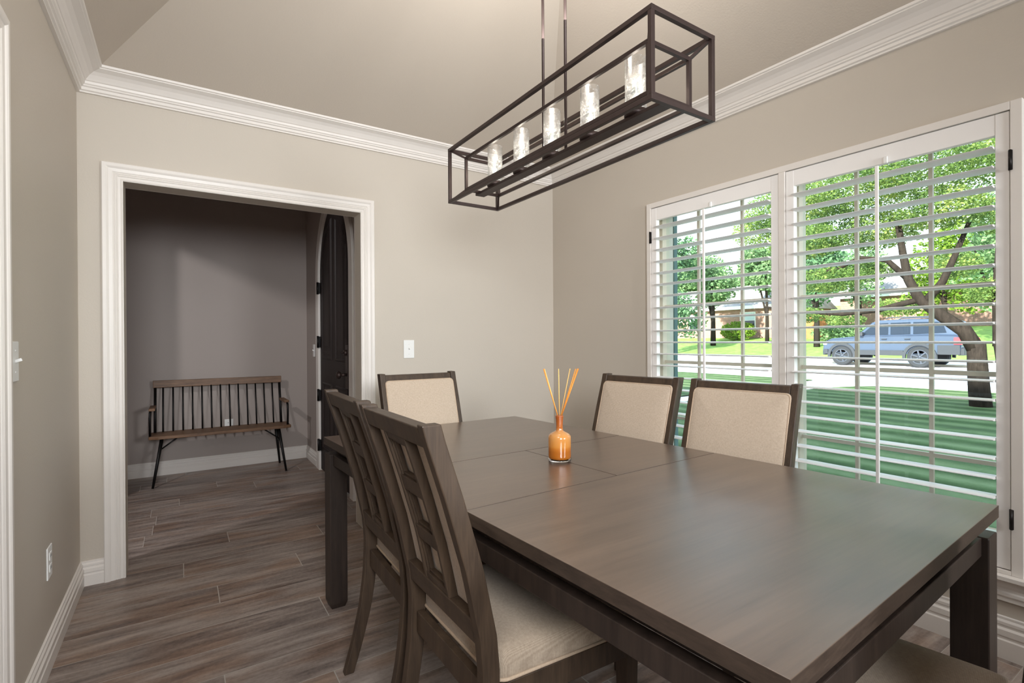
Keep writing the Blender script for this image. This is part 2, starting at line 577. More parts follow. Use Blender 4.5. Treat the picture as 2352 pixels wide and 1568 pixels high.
# outside brick skin of the window wall
b = MB(RW)
b.box(XR + 0.20, XR + 0.26, YF, WY0 + 0.0, -0.3, 2.7)
b.box(XR + 0.20, XR + 0.26, 2.278, YB + 0.12, -0.3, 2.7)
b.box(XR + 0.20, XR + 0.26, WY0, 2.278, -0.3, WZ0)
b.box(XR + 0.20, XR + 0.26, WY0, 2.278, WZ1, 2.7)
struct(b, 'wall_exterior', M['stone'])

# vaulted (hipped) ceiling
c0 = 0.105
zc = 2.525
kb, kq = 0.47, 0.70
ks = kb / kq
PL = Vector((XL, YB, zc - c0 * kb)); PR = Vector((XR, YB, zc - c0 * kb))
half = (XR - XL) / 2
A = Vector((XL + half, YB - half / kq, zc + (half - c0) * ks))
zs = zc - c0 * ks
c = MB()
PLb = (XL, YB, zs); PRb = (XR, YB, zs)
hL = (XL + c0, YB - c0 / 1.0, zc); hR = (XR - c0, YB - c0, zc)
vs = [(XL - 0.02, YB + 0.02, zc - 0.08), (XR + 0.02, YB + 0.02, zc - 0.08), (XL - 0.02, YF, zc - 0.10), (XRF + 0.02, YF, zc - 0.10),
      hL, hR, (A.x, YB - (half - c0) / kq - c0, A.z), (A.x, YF, A.z), (XL + c0, YF, zc), (XRF - c0, YF, zc)]
c.add(vs, [(0, 1, 5, 4), (4, 5, 6), (0, 4, 8, 2), (4, 6, 7, 8), (1, 3, 9, 5), (5, 9, 7, 6)])
struct(c, 'ceiling', M['ceil'])
# roof over the house (throws the shade on the lawn)
b = MB()
b.prism([(-9.0, 3.45), (3.35, 3.45), (3.35, 3.55), (-2.8, 7.0), (-9.0, 3.6)], -9.0, 5.6)
struct(b, 'roof', M['shingle'])

# crown moulding
cp = [(0.0, 2.413), (0.014, 2.413), (0.014, 2.420), (0.022, 2.424), (0.022, 2.437), (0.030, 2.441), (0.030, 2.446), (0.036, 2.451), (0.038, 2.461), (0.034, 2.463), (0.040, 2.466),
      (0.046, 2.474), (0.058, 2.488), (0.074, 2.500), (0.092, 2.507), (0.100, 2.510), (0.100, 2.514), (0.108, 2.517), (0.110, 2.532), (0.0, 2.545)]
ring = [(XL, YF), (XRF, YF), (XR, YB), (XL, YB)]
struct(MB().sweep(ring, cp, closed=True), 'trim_1', M['trim'])

# baseboards
bp = [(0.0, 0.0), (0.017, 0.0), (0.017, 0.052), (0.013, 0.056), (0.013, 0.061), (0.016, 0.066), (0.016, 0.082), (0.010, 0.088), (0.010, 0.093), (0.012, 0.096), (0.012, 0.104), (0.007, 0.110), (0.007, 0.117), (0.0, 0.119)]
CW = 0.086
struct(MB().sweep([(OX0 - CW, YB), (XL, YB), (XL, 1.87 + CW)], bp), 'baseboard_left', M['trim'])
struct(MB().sweep([(XR, YB), (OX1 + CW, YB)], bp), 'baseboard_back', M['trim'])
bp2 = [(o, z * 1.3) for o, z in bp]
struct(MB().sweep([(XRF, YF), (XR, YB)], bp2), 'baseboard_right', M['trim'])
struct(MB().sweep([(XL, YF), (XRF, YF)], bp), 'baseboard_front', M['trim'])

# door casings: profile across the width (w, out)
casp = [(0.0, 0.0), (0.0, 0.010), (0.006, 0.013), (0.010, 0.010), (0.020, 0.010), (0.024, 0.014), (0.029, 0.012), (0.033, 0.015), (0.038, 0.013), (0.043, 0.016), (0.058, 0.018), (0.062, 0.021), (0.068, 0.024), (0.082, 0.024), (0.086, 0.020), (0.086, 0.0)]


def casing(name, a0, a1, z1, place, parent=None):
    # U-shaped moulding: up one side, over, down; place(a, z, out) -> point
    mb = MB()
    rings = []
    for (pa, pz, da, dz) in ((a0, 0.0, -1, 0), (a0, z1, -1, 1), (a1, z1, 1, 1), (a1, 0.0, 1, 0)):
        rings.append([place(pa + da * w, pz + dz * w, o) for w, o in casp])
    mb.loft(rings)
    return struct(mb, name, M['trim'], parent)


casing('trim_2', OX0, OX1, OZ, lambda a, z, o: (a, YB - o, z))
casing('trim_3', 0.95, 1.87, OZ, lambda a, z, o: (XL + o, a, z))
casing('trim_4', OX0, OX1, OZ, lambda a, z, o: (a, YB + WT + o, z))
# ------------------------------------------------------------------ window: frame, muntins, glass (one structure)
b = MB(RW)
gx = 2.600
b.box(2.575, 2.64, WY0 - 0.0, 0.575, WZ0, WZ1)
b.box(2.575, 2.64, 2.195, WY1, WZ0, WZ1)
b.box(2.575, 2.64, 1.345, 1.385, WZ0, WZ1)
b.box(2.575, 2.64, WY0, WY1, WZ0, WZ0 + 0.03)
b.box(2.575, 2.64, WY0, WY1, WZ1 - 0.022, WZ1)
win = struct(b, 'window_1', M['tan'])
for (y0, y1, mm) in ((1.385, 2.195, (1.666, 1.946)), (0.575, 1.345, (0.820, 1.098))):
    g = MB(RW)
    for y in mm:
        g.box(gx - 0.006, gx + 0.010, y - 0.0072, y + 0.0072, WZ0, WZ1)
    for z, h in ((1.400, 0.0078), (1.046, 0.0095), (0.697, 0.0085)):
        g.box(gx - 0.0055, gx + 0.0095, y0, y1, z - h, z + h)
    g.build('muntins', M['tan'], win)
    MB(RW).box(gx + 0.011, gx + 0.015, y0, y1, WZ0 + 0.03, WZ1 - 0.03).build('glass_pane', M['glass'], win)

# painted frame around the shutters
b = MB(RW)
fx0 = 2.484
b.box(fx0, 2.53, 0.520, 0.553, 0.318, 2.051)
b.box(fx0, 2.53, 2.214, 2.246, 0.318, 2.051)
b.box(fx0, 2.53, 0.553, 2.214, 2.020, 2.051)
b.box(fx0, 2.53, 0.553, 2.214, 0.318, 0.334)
b.box(fx0, 2.53, 1.3675, 1.3995, 0.334, 2.020)
struct(b, 'trim_5', M['trim'], bevel=0.002)
# window stool and apron
b = MB(RW)
b.box(2.455, 2.53, 0.455, 2.31, 0.302, 0.318)
b.prism([(2.512, 0.302), (2.478, 0.302), (2.480, 0.292), (2.488, 0.272), (2.494, 0.262), (2.494, 0.252), (2.490, 0.248), (2.490, 0.236), (2.496, 0.230), (2.496, 0.214), (2.512, 0.212)], 0.47, 2.295)
struct(b, 'trim_6', M['trim'], bevel=0.0015)


def shutter(y0, y1, hinge_y, rod_y, label, nm='plantation_shutter'):
    st = 0.041
    T = thing(nm, label, 'shutter', RW((2.506, (y0 + y1) / 2, 0.336)), 0.0, 'plantation shutters over the window')
    base = Vector(T.location)

    def xf(v):
        return RW(v) - base
    x0, x1 = 2.490, 2.520
    oz0, oz1 = 0.455, 1.940
    g = 0.0025
    for (a, b_) in ((y0 + g, y0 + st), (y1 - st, y1 - g)):
        MB(xf).box(x0, x1, a, b_, 0.337, 2.017).build('stile', M['shutter'], T, bevel=0.0015)
    for (z0, z1) in ((0.337, oz0), (oz1, 2.017)):
        MB(xf).box(x0 + 0.001, x1 - 0.001, y0 + st, y1 - st, z0, z1).build('rail', M['shutter'], T, bevel=0.0015)
    tilt = radians(1.5)
    n = 14
    for k in range(20):
        zc_ = 1.893 - k * 0.0722
        prof = []
        for j in range(n):
            a = 2 * pi * j / n
            px = 0.0445 * cos(a); pz = 0.0052 * sin(a)
            prof.append((2.505 + px * cos(tilt) + pz * sin(tilt), zc_ - px * sin(tilt) + pz * cos(tilt)))
        MB(xf).prism(prof, y0 + st + 0.002, y1 - st - 0.002).build('louver', M['shutter'], T)
    MB(xf).box(2.448, 2.458, rod_y - 0.0065, rod_y + 0.0065, 0.50, 1.925).build('tilt_rod', M['shutter'], T, bevel=0.002)
    MB(xf).box(2.479, 2.490, rod_y - 0.028, rod_y - 0.014, 1.936, 1.965).build('magnet_catch', M['plastic'], T, bevel=0.002)
    for z in (1.835, 0.525):
        h = MB(xf)
        h.tube([(2.480, hinge_y, z - 0.037), (2.480, hinge_y, z + 0.037)], 0.0045, 10)
        h.box(2.482, 2.4895, hinge_y - 0.006, hinge_y + 0.006, z - 0.036, z + 0.036)
        h.build('hinge', M['black'], T)
    return T


shutter(1.3995, 2.214, 2.2155, 1.806, 'narrower white louvered shutter panel on the corner side of the window, over the house view')
shutter(0.553, 1.3675, 0.5515, 0.960, 'wider looking white louvered shutter panel, nearest the camera, over the parked car view')

# ------------------------------------------------------------------ foyer beyond the opening
FX = 1.088; FY = 5.52
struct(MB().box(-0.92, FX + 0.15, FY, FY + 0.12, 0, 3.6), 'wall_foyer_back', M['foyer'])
# door wall with arched opening
DC, DH, DZ, DA = 4.40, 0.520, 1.78, 0.60   # centre, half width, spring, rise


def arch(h, a, n=24, c=DC, z=DZ):
    return [(c + h * cos(pi * i / n), z + a * sin(pi * i / n)) for i in range(n + 1)]


def fill_arch_wall(mb, x0, x1, y0, y1, ztop, h, a):
    pts = arch(h, a)
    mb.box(x0, x1, y0, DC - h, 0, ztop); mb.box(x0, x1, DC + h, y1, 0, ztop)
    for i in range(len(pts) - 1):
        (ya, za), (yb, zb) = pts[i], pts[i + 1]
        mb.hexa([(x0, yb, zb), (x1, yb, zb), (x1, ya, za), (x0, ya, za)], [(x0, yb, ztop), (x1, yb, ztop), (x1, ya, ztop), (x0, ya, ztop)])


b = MB(); fill_arch_wall(b, FX, FX + 0.15, YB + WT, FY, 3.6, DH, DA)
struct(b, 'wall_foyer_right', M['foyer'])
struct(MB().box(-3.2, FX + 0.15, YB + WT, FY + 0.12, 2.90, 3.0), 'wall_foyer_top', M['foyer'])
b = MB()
b.box(-0.92, -0.80, 4.13, FY, 0, 3.0); b.box(-0.92, -0.80, YB + WT, 4.13, 2.425, 3.0)  # unseen wall added; its opening shapes the light patch behind the bench
struct(b, 'foyer_light_shaper', M['foyer'])
struct(MB().sweep([(FX, FY), (-0.80, FY)], [(o, z * 1.05) for o, z in bp]), 'baseboard_foyer_back', M['trim'])
struct(MB().sweep([(FX, 5.04), (FX, FY)], [(o, z * 1.05) for o, z in bp]), 'baseboard_foyer_right', M['trim'])
# hall behind the left wall closes off the daylight
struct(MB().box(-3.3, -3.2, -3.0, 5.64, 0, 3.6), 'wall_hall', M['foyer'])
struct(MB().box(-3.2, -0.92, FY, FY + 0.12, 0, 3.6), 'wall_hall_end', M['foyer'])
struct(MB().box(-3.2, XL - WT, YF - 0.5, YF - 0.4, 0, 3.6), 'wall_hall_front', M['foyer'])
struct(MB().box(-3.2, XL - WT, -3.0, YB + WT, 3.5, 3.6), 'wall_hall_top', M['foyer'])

# arched front door
D = bpy.data.objects.new('door_1', None); COL.objects.link(D); D.location = (FX, DC, 0); D['kind'] = 'structure'


def dloc(v):
    return Vector(v) - Vector((FX, DC, 0))


def archband(h0, a0, h1, a1, x0, x1, name, mat, zb=0.0):
    mb = MB(dloc)
    o = [(DC + h1, zb)] + arch(h1, a1) + [(DC - h1, zb)]
    i = [(DC + h0, zb)] + arch(h0, a0) + [(DC - h0, zb)]
    rings = [[(x0, *p), (x1, *p), (x1, *q), (x0, *q)] for p, q in zip(i, o)]
    mb.loft(rings)
    return mb.build(name, mat, D)


archband(DH - 0.012, DA - 0.012, DH + 0.085, DA + 0.085, FX - 0.022, FX - 0.0005, 'casing', M['trim'])
archband(DH - 0.020, DA - 0.020, DH, DA, FX - 0.020, FX + 0.14, 'jamb', M['trim'])
lf = MB(dloc)
pts = [(DC + DH - 0.024, 0.012)] + arch(DH - 0.024, DA - 0.024) + [(DC - DH + 0.024, 0.012)]
lf.prism(pts, FX - 0.004, FX + 0.042, axis='x')
M['doorwood'] = wood('black_stained_door', srgb(24, 17, 16), srgb(42, 31, 29), 0.6, (10, 10, 1), 3.0)
leaf = lf.build('door_leaf', M['doorwood'], D)
# raised strips and panels on the leaf
for (ya, yb, z0, z1) in ((DC + 0.06, DC + 0.40, 1.02, 1.84), (DC - 0.40, DC - 0.06, 1.02, 1.84), (DC + 0.06, DC + 0.40, 0.22, 0.82), (DC - 0.40, DC - 0.06, 0.22, 0.82)):
    p = MB(dloc)
    top = z1
    if z1 > 1.5:
        n = 10
        prof = [(ya, z0), (yb, z0)] + [(yb + (ya - yb) * i / n, DZ + (DA - 0.13) * sqrt(max(0, 1 - ((yb + (ya - yb) * i / n - DC) / 0.43) ** 2))) for i in range(n + 1)]
    else:
        prof = [(ya, z0), (yb, z0), (yb, z1), (ya, z1)]
    cy = (ya + yb) / 2; cz = (z0 + prof[-1][1]) / 2

    def inset(pr, d):
        return [(cy + (y - cy) * (1 - d / (abs(yb - ya) / 2)), cz + (z - cz) * (1 - d / (0.4))) for y, z in pr]
    rings = [[(FX - 0.004, y, z) for y, z in prof], [(FX - 0.016, y, z) for y, z in inset(prof, 0.012)], [(FX - 0.016, y, z) for y, z in inset(prof, 0.022)],
             [(FX - 0.006, y, z) for y, z in inset(prof, 0.030)], [(FX - 0.006, y, z) for y, z in inset(prof, 0.055)], [(FX - 0.013, y, z) for y, z in inset(prof, 0.085)]]
    p.loft(rings)
    p.build('door_panel', M['doorwood'], D)
for z in (1.678, 1.184, 0.694, 0.235):
    h = MB(dloc); h.tube([(FX - 0.026, DC + DH - 0.022, z - 0.055), (FX - 0.026, DC + DH - 0.022, z + 0.055)], 0.010, 10)
    h.box(FX - 0.024, FX - 0.010, DC + DH - 0.05, DC + DH + 0.012, z - 0.05, z + 0.05)
    h.build('door_hinge', M['iron'], D)
h = MB(dloc)
hy = DC - DH + 0.10
h.box(FX - 0.016, FX - 0.002, hy - 0.03, hy + 0.03, 0.82, 1.16)
h.tube([(FX - 0.016, hy, 0.93), (FX - 0.06, hy, 0.93)], 0.012, 10)
h.tube([(FX - 0.06, hy, 0.93), (FX - 0.062, hy, 0.93), (FX - 0.075, hy, 0.93), (FX - 0.09, hy, 0.93), (FX - 0.095, hy, 0.93)], [0.012, 0.024, 0.03, 0.022, 0.006], 14)
h.tube([(FX - 0.01, hy, 1.10), (FX - 0.035, hy, 1.10)], 0.022, 12)
h.tube([(FX - 0.035, hy, 1.10), (FX - 0.055, hy - 0.012, 1.10)], 0.006, 8)
h.build('door_lockset', M['bronze'], D)

# switch plates and outlets


def plate(name, label, cat, loc, normal, w, h, kind='toggle', group=None):
    # local: x across, y out of the wall, z up
    ang = {'-y': 0.0, '+x': pi / 2, '-x': -pi / 2}[normal]
    T = thing(name, label, cat, loc, ang, group)
    # wall is at local y=0, room toward -y
    MB().box(-w / 2, w / 2, -0.006, -0.0008, -h / 2, h / 2).build('cover_plate', M['plastic'], T, bevel=0.002)
    if kind == 'toggle':
        MB().beam((0, -0.005, 0.0), (0, -0.020, 0.006), 0.007, 0.009).build('toggle', M['plastic'], T, bevel=0.001)
        for z in (-h * 0.27, h * 0.27):
            MB().tube([(0, -0.0055, z), (0, -0.0072, z)], 0.003, 10).build('screw', M['plastic'], T)
    else:
        for z in (-0.022, 0.022):
            rc = MB().box(-0.016, 0.016, -0.0085, -0.005, z - 0.014, z + 0.014).build('receptacle', M['plastic'], T, bevel=0.002)
            for x in (-0.0065, 0.0065):
                MB().box(x - 0.0015, x + 0.0015, -0.009, -0.0084, z - 0.004, z + 0.006).build('slot', M['black'], rc)
    return T


plate('light_switch', 'white toggle switch plate on the wall right of the cased opening', 'light switch', (1.283, YB, 1.134), '-y', 0.074, 0.121)
plate('light_switch', 'white toggle switch plate beside the door casing at the left edge', 'light switch', (XL, 2.072, 1.135), '+x', 0.074, 0.119)
plate('wall_outlet', 'white electrical outlet low on the left wall', 'outlet', (XL, 2.522, 0.376), '+x', 0.074, 0.117, 'outlet')
plate('wall_outlet', 'white outlet behind the bench on the foyer wall', 'outlet', (0.382, FY, 0.398), '-y', 0.072, 0.114, 'outlet')
plate('light_switch', 'small switch plate beside the dark arched front door', 'light switch', (FX, 5.17, 1.10), '-x', 0.074, 0.119)

# ------------------------------------------------------------------ dining table
TL = dict(a=(0.645, 0.345), b=(1.765, 0.408), c=(1.595, 2.414), d=(0.540, 2.391))
TC = Vector((1.135, 1.39, 0))
TLEN = 2.03; TWID = 1.09


def TM(v):
    # v: metres in table frame, x across [0, TWID], y along [0, TLEN], z up
    u = v[0] / TWID; w = v[1] / TLEN
    p = Vector(TL['a']) * (1 - u) * (1 - w) + Vector(TL['b']) * u * (1 - w) + Vector(TL['c']) * u * w + Vector(TL['d']) * (1 - u) * w
    return Vector((p.x - TC.x, p.y - TC.y, v[2]))


T = thing('dining_table', 'long dark brown rectangular dining table with leaf seams, in the middle of the room', 'table', TC)
tz = 0.757
s1, s2 = 0.795, 1.262   # leaf seams along the table
gap = 0.0012
mid = TWID * 0.51
for (x0, x1, y0, y1) in ((0, TWID, 0, s1 - gap), (0, mid - gap, s1 + gap, s2 - gap), (mid + gap, TWID, s1 + gap, s2 - gap), (0, TWID, s2 + gap, TLEN)):
    tp = MB(TM).box(x0, x1, y0, y1, tz - 0.032, tz).build('tabletop', M['top'], T, bevel=0.0012)
    tp.data.materials.append(M['edgewood'])
    for p in tp.data.polygons:
        if abs(p.normal.z) < 0.5: p.material_index = 1
MB(TM).box(0.045, TWID - 0.045, 0.045, TLEN - 0.045, 0.6890, tz - 0.0322).build('table_frame', M['darkwood'], T)
e = 0.018; z0 = 0.640; z1 = 0.6865; L = 0.078
for (a, b_, c_, d_) in ((L, TWID - L, e, e + 0.030), (L, TWID - L, TLEN - e - 0.030, TLEN - e), (e, e + 0.030, L, TLEN - L), (TWID - e - 0.030, TWID - e, L, TLEN - L)):
    MB(TM).box(a, b_, c_, d_, z0, z1).build('apron', M['darkwood'], T, bevel=0.002)
for lx in (0, 1):
    for ly in (0, 1):
        cx = 0.003 + L / 2 if lx == 0 else TWID - 0.003 - L / 2
        cy = 0.003 + L / 2 if ly == 0 else TLEN - 0.003 - L / 2
        mb = MB(TM)
        rings = []
        for z, h in ((0.0, 0.030), (0.022, L / 2 - 0.001), (0.03, L / 2), (0.60, L / 2), (0.688, L / 2)):
            rings.append([(cx - h, cy - h, z), (cx + h, cy - h, z), (cx + h, cy + h, z), (cx - h, cy + h, z)])
        mb.loft(rings)
        mb.build('leg', M['darkwood'], T, bevel=0.003)

# ------------------------------------------------------------------ dining chairs
def yrear(z):
    # rear face of the back post at height z, chair frame (front is +y)
    K = [(0.0, -0.297), (0.10, -0.268), (0.22, -0.240), (0.34, -0.224), (0.46, -0.218), (0.55, -0.226), (0.70, -0.258), (0.86, -0.305), (1.02, -0.358)]
    for (a, ya), (b, yb) in zip(K, K[1:]):
        if z <= b:
            t = (z - a) / (b - a)
            return ya + (yb - ya) * t
    return K[-1][1]


def make_chair(label, group):
    T = thing('dining_chair', label, 'chair', (0, 0, 0), 0, group)
    W = 0.215
    pw = 0.029
    for s in (-1, 1):
        mb = MB(); rings = []
        for i in range(27):
            z = 1.02 * i / 26
            y = yrear(z); dp = 0.043 if z > 0.3 else 0.034 + 0.03 * z
            if i == 26: y += 0.002
            xo = s * W; xi = s * (W - pw)
            rings.append([(xo, y, z), (xi, y, z), (xi, y + dp, z), (xo, y + dp, z)])
        mb.loft(rings)
        mb.build('back_post', M['chairwood'], T, bevel=0.003)
        mb = MB(); rings = []
        for z, h in ((0.0, 0.014), (0.36, 0.021), (0.425, 0.022)):
            cx, cy = s * (W - 0.012), 0.222
            rings.append([(cx - h, cy - h, z), (cx + h, cy - h, z), (cx + h, cy + h, z), (cx - h, cy + h, z)])
        mb.loft(rings); mb.build('leg', M['chairwood'], T, bevel=0.002)
    xi = W - pw - 0.0008

    def slab(x0, x1, za, zb, off0, off1):
        # piece of the back, following the post's lean between heights
        n = 6; rings = []
        for i in range(n + 1):
            z = za + (zb - za) * i / n; y = yrear(z)
            rings.append([(x0, y + off0, z), (x1, y + off0, z), (x1, y + off1, z), (x0, y + off1, z)])
        return rings
    mb = MB(); mb.loft(slab(-xi, xi, 0.968, 1.013, 0.003, 0.040)); mb.build('top_rail', M['chairwood'], T, bevel=0.003)
    mb = MB(); mb.loft(slab(-xi, xi, 0.525, 0.580, 0.003, 0.040)); mb.build('lower_rail', M['chairwood'], T, bevel=0.003)
    # open ladder splat with moulded cross bars
    sp = MB()
    sw = 0.070
    for s in (-1, 1):
        sp.loft(slab(s * sw, s * (sw - 0.012), 0.5795, 0.9685, 0.004, 0.029))
        sp.loft(slab(s * (sw - 0.0122), s * (sw - 0.018), 0.5795, 0.9685, 0.010, 0.028))
        sp.loft(slab(s * (sw - 0.0182), s * (sw - 0.023), 0.5795, 0.9685, 0.015, 0.027))
    for (za, zb) in ((0.580, 0.598), (0.690, 0.728), (0.820, 0.858), (0.952, 0.968)):
        sp.loft(slab(-sw + 0.0125, sw - 0.0125, za, zb, 0.006, 0.028))
        if za > 0.6: sp.loft(slab(-sw + 0.0235, sw - 0.0235, za - 0.008, za - 0.0003, 0.012, 0.027))
        if zb < 0.95: sp.loft(slab(-sw + 0.0235, sw - 0.0235, zb + 0.0003, zb + 0.008, 0.012, 0.027))
    sp.build('back_splat', M['chairwood'], T, bevel=0.0012)
    # upholstered back panel
    mb = MB(); rings = []
    n = 12; za, zb = 0.582, 0.986; hx = xi + 0.008; cr = 0.018
    prof = []
    for (cx, cz, a0) in ((hx - cr, zb - cr, 0), (-hx + cr, zb - cr, pi / 2), (-hx + cr, za + cr, pi), (hx - cr, za + cr, 3 * pi / 2)):
        for j in range(5):
            a = a0 + pi / 2 * j / 4
            prof.append((cx + cr * cos(a), cz + cr * sin(a)))
    zm = (za + zb) / 2
    for off, k in ((0.0415, 0.985), (0.0435, 1.0), (0.046, 0.992), (0.0485, 0.965), (0.051, 0.90), (0.053, 0.75), (0.054, 0.4), (0.054, 0.05)):
        rings.append([(x * k, yrear(zm + (z - zm) * k) + off, zm + (z - zm) * k) for x, z in prof])
    mb.loft(rings, smooth=True)
    pad = mb.build('back_cushion', M['fabric'], T)
    mb = MB(); hx2 = hx - 0.003
    pth = [(x * hx2 / hx, yrear(z) + 0.0465, zm + (z - zm) * 0.985) for x, z in prof]
    mb.tube(pth + [pth[0]], 0.0034, 8); mb.build('piping', M['piping'], pad)
    # thin fabric-covered backing seen through the splat
    mb = MB(); mb.loft(slab(-xi, xi, 0.5805, 0.9675, 0.0295, 0.0412)); mb.build('back_liner', M['fabric'], T)
    # seat frame
    sf = MB()
    xr, xf_ = W - 0.004, W + 0.010
    yb, yf = -0.205, 0.243
    zs0, zs1 = 0.372, 0.432
    th = 0.022
    sf.hexa([(-xr + pw, yb, zs0), (xr - pw, yb, zs0), (xr - pw, yb + th, zs0), (-xr + pw, yb + th, zs0)], [(-xr + pw, yb, zs1), (xr - pw, yb, zs1), (xr - pw, yb + th, zs1), (-xr + pw, yb + th, zs1)])
    sf.hexa([(-xf_ + 0.03, yf - th, zs0), (xf_ - 0.03, yf - th, zs0), (xf_ - 0.03, yf, zs0), (-xf_ + 0.03, yf, zs0)], [(-xf_ + 0.03, yf - th, zs1), (xf_ - 0.03, yf - th, zs1), (xf_ - 0.03, yf, zs1), (-xf_ + 0.03, yf, zs1)])
    for s in (-1, 1):
        a = [(s * (xr - 0.002), yb + 0.031, zs0), (s * (xr - th), yb + 0.031, zs0), (s * (xf_ - th), yf - 0.001, zs0), (s * xf_, yf - 0.001, zs0)]
        sf.hexa(a, [(x, y, zs1) for x, y, z in a])
    sf.build('seat_frame', M['chairwood'], T, bevel=0.002)
    # seat cushion
    mb = MB(); rings = []
    out = []
    cr = 0.03
    cor = [(xf_ - 0.001, yf - 0.002, 0), (-(xf_ - 0.001), yf - 0.002, pi / 2), (-(xr - 0.001), yb + 0.028, pi), (xr - 0.001, yb + 0.028, 3 * pi / 2)]
    sg = [(-1, -1), (1, -1), (1, 1), (-1, 1)]
    for (cx, cy, a0), (sx_, sy_) in zip(cor, sg):
        for j in range(7):
            a = a0 + pi / 2 * j / 6
            out.append((cx + sx_ * cr + cr * cos(a), cy + sy_ * cr + cr * sin(a)))
    yc = (yb + yf) / 2 + 0.012
    for z, k in ((0.4325, 0.97), (0.438, 0.995), (0.450, 1.0), (0.468, 0.998), (0.484, 0.982), (0.497, 0.945), (0.506, 0.87), (0.512, 0.70), (0.5155, 0.4), (0.516, 0.08)):
        rings.append([(x * k, yc + (y - yc) * k, z) for x, y in out])
    mb.loft(rings, smooth=True)
    cu = mb.build('seat_cushion', M['fabric_seat'], T)
    mb = MB(); pth = [(x * 1.0, yc + (y - yc) * 1.0, 0.4385) for x, y in out]; mb.tube(pth + [pth[0]], 0.0042, 8); mb.build('piping', M['piping'], cu)
    return T


G = 'upholstered dining chairs around the table'
chA = make_chair('dining chair seen from behind, nearest the camera on the left side of the table', G)
chA.location = (0.756, 1.156, 0); chA.rotation_euler = (0, 0, -pi / 2)
dup(chA, (0.772, 1.640, 0), -pi / 2 + radians(-1.5), 'dining chair on the left side, farther one, beside the back-left table leg', G)
dup(chA, (1.497, 1.640, 0), pi / 2 + radians(7.0), 'dining chair at the window side, farther from the camera, beneath the narrow shutter', G)
dup(chA, (1.567, 1.150, 0), pi / 2 + radians(8.7), 'dining chair at the window side, nearer one, in front of the mullion between shutters', G)
dup(chA, (1.068, 2.213, 0), pi + radians(1.2), 'dining chair at the far end of the table, facing the camera before the light switch', G)
dup(chA, (1.185, 0.43, 0), radians(11.0), 'dining chair at the near end, cut off by the bottom right corner', G)

# ------------------------------------------------------------------ reed diffuser on the table
R = thing('reed_diffuser', 'amber glass reed diffuser bottle standing on the table', 'diffuser', (1.135, 1.428, tz + 0.0003))
t = NT('amber_glass')
tcn = t.node('ShaderNodeTexCoord'); sp_ = t.node('ShaderNodeSeparateXYZ'); t.link(tcn.outputs['Object'], sp_.inputs[0])
colr = t.ramp(t.math('MULTIPLY', sp_.outputs['Z'], 5.5), [(0.20, srgb(168, 96, 24)), (0.265, srgb(186, 112, 36)), (0.31, srgb(200, 132, 58)), (0.56, srgb(208, 148, 84)), (0.66, srgb(178, 100, 42)), (0.9, srgb(160, 82, 32))])
t.set(colr, 0.12, 0, 0.6)
t.b.inputs['Coat Weight'].default_value = 0.6; t.b.inputs['Coat Roughness'].default_value = 0.05
t.b.inputs['Subsurface Weight'].default_value = 0.25; t.b.inputs['Subsurface Radius'].default_value = (0.03, 0.015, 0.006); t.b.inputs['Subsurface Scale'].default_value = 0.5
M['amber'] = t.m
t = NT('clear_glass_base'); t.b.inputs['Transmission Weight'].default_value = 1.0; t.b.inputs['Roughness'].default_value = 0.02; t.b.inputs['IOR'].default_value = 1.45
t.b.inputs['Base Color'].default_value = (0.98, 0.95, 0.92, 1)
M['clear'] = t.m
MB().lathe([(0.030, 0.0), (0.038, 0.001), (0.0405, 0.004), (0.0412, 0.0095)], n=40).build('glass_foot', M['clear'], R)
MB().lathe([(0.036, 0.0098), (0.0404, 0.0115), (0.0408, 0.02), (0.0408, 0.082), (0.0395, 0.090), (0.034, 0.097), (0.022, 0.1035), (0.0145, 0.107), (0.0122, 0.112), (0.0118, 0.125), (0.0128, 0.145), (0.0142, 0.155), (0.0146, 0.160), (0.0140, 0.163), (0.0105, 0.1635), (0.0098, 0.160)], n=48).build('bottle', M['amber'], R)
M['reed'] = simple('orange_reed', srgb(236, 150, 62), 0.55, 0, 0.3, 0.08, 60)
M['reed2'] = simple('pale_reed', srgb(244, 196, 122), 0.55, 0, 0.3, 0.05, 60)
rt = Vector((0.837, -0.547, 0)); fw = Vector((0.547, 0.837, 0))
for a, bb, mt in ((-0.056, 0.0, 'reed'), (-0.052, 0.008, 'reed2'), (-0.002, 0.0, 'reed2'), (0.040, 0.01, 'reed2'), (0.058, -0.008, 'reed'), (0.066, 0.004, 'reed'), (0.071, 0.014, 'reed')):
    q = rt * (a * 0.10) + fw * (bb * 0.1)
    p = rt * a * 0.55 * 1.75 + fw * bb * 1.6
    p = rt * a + fw * bb
    MB().tube([(q.x, q.y, 0.158), (p.x, p.y, 0.329)], 0.0017, 8).build('reed', M[mt], R)

# ------------------------------------------------------------------ linear chandelier
F0 = Vector((1.127, 1.454, 1.80))
CH = thing('linear_chandelier', 'dark bronze open box chandelier with five glass cylinders hanging over the table', 'chandelier', F0)


def fx_(v):
    return Vector(v) - F0


x0, x1, y0, y1, z0, z1 = 1.004, 1.250, 0.882, 2.030, 1.804, 2.031
q = 0.0135


def boxframe(x0, x1, y0, y1, z0, z1, w):
    mb = MB(fx_)
    h = w / 2
    for x in (x0, x1):
        for z in (z0, z1):
            mb.box(x - h, x + h, y0 - h, y1 + h, z - h, z + h)
        for y in (y0, y1):
            mb.box(x - h + 0.0002, x + h - 0.0002, y - h + 0.0002, y + h - 0.0002, z0 + h, z1 - h)
    for y in (y0, y1):
        for z in (z0, z1):
            mb.box(x0 + h, x1 - h, y - h + 0.0002, y + h - 0.0002, z - h + 0.0002, z + h - 0.0002)
    return mb


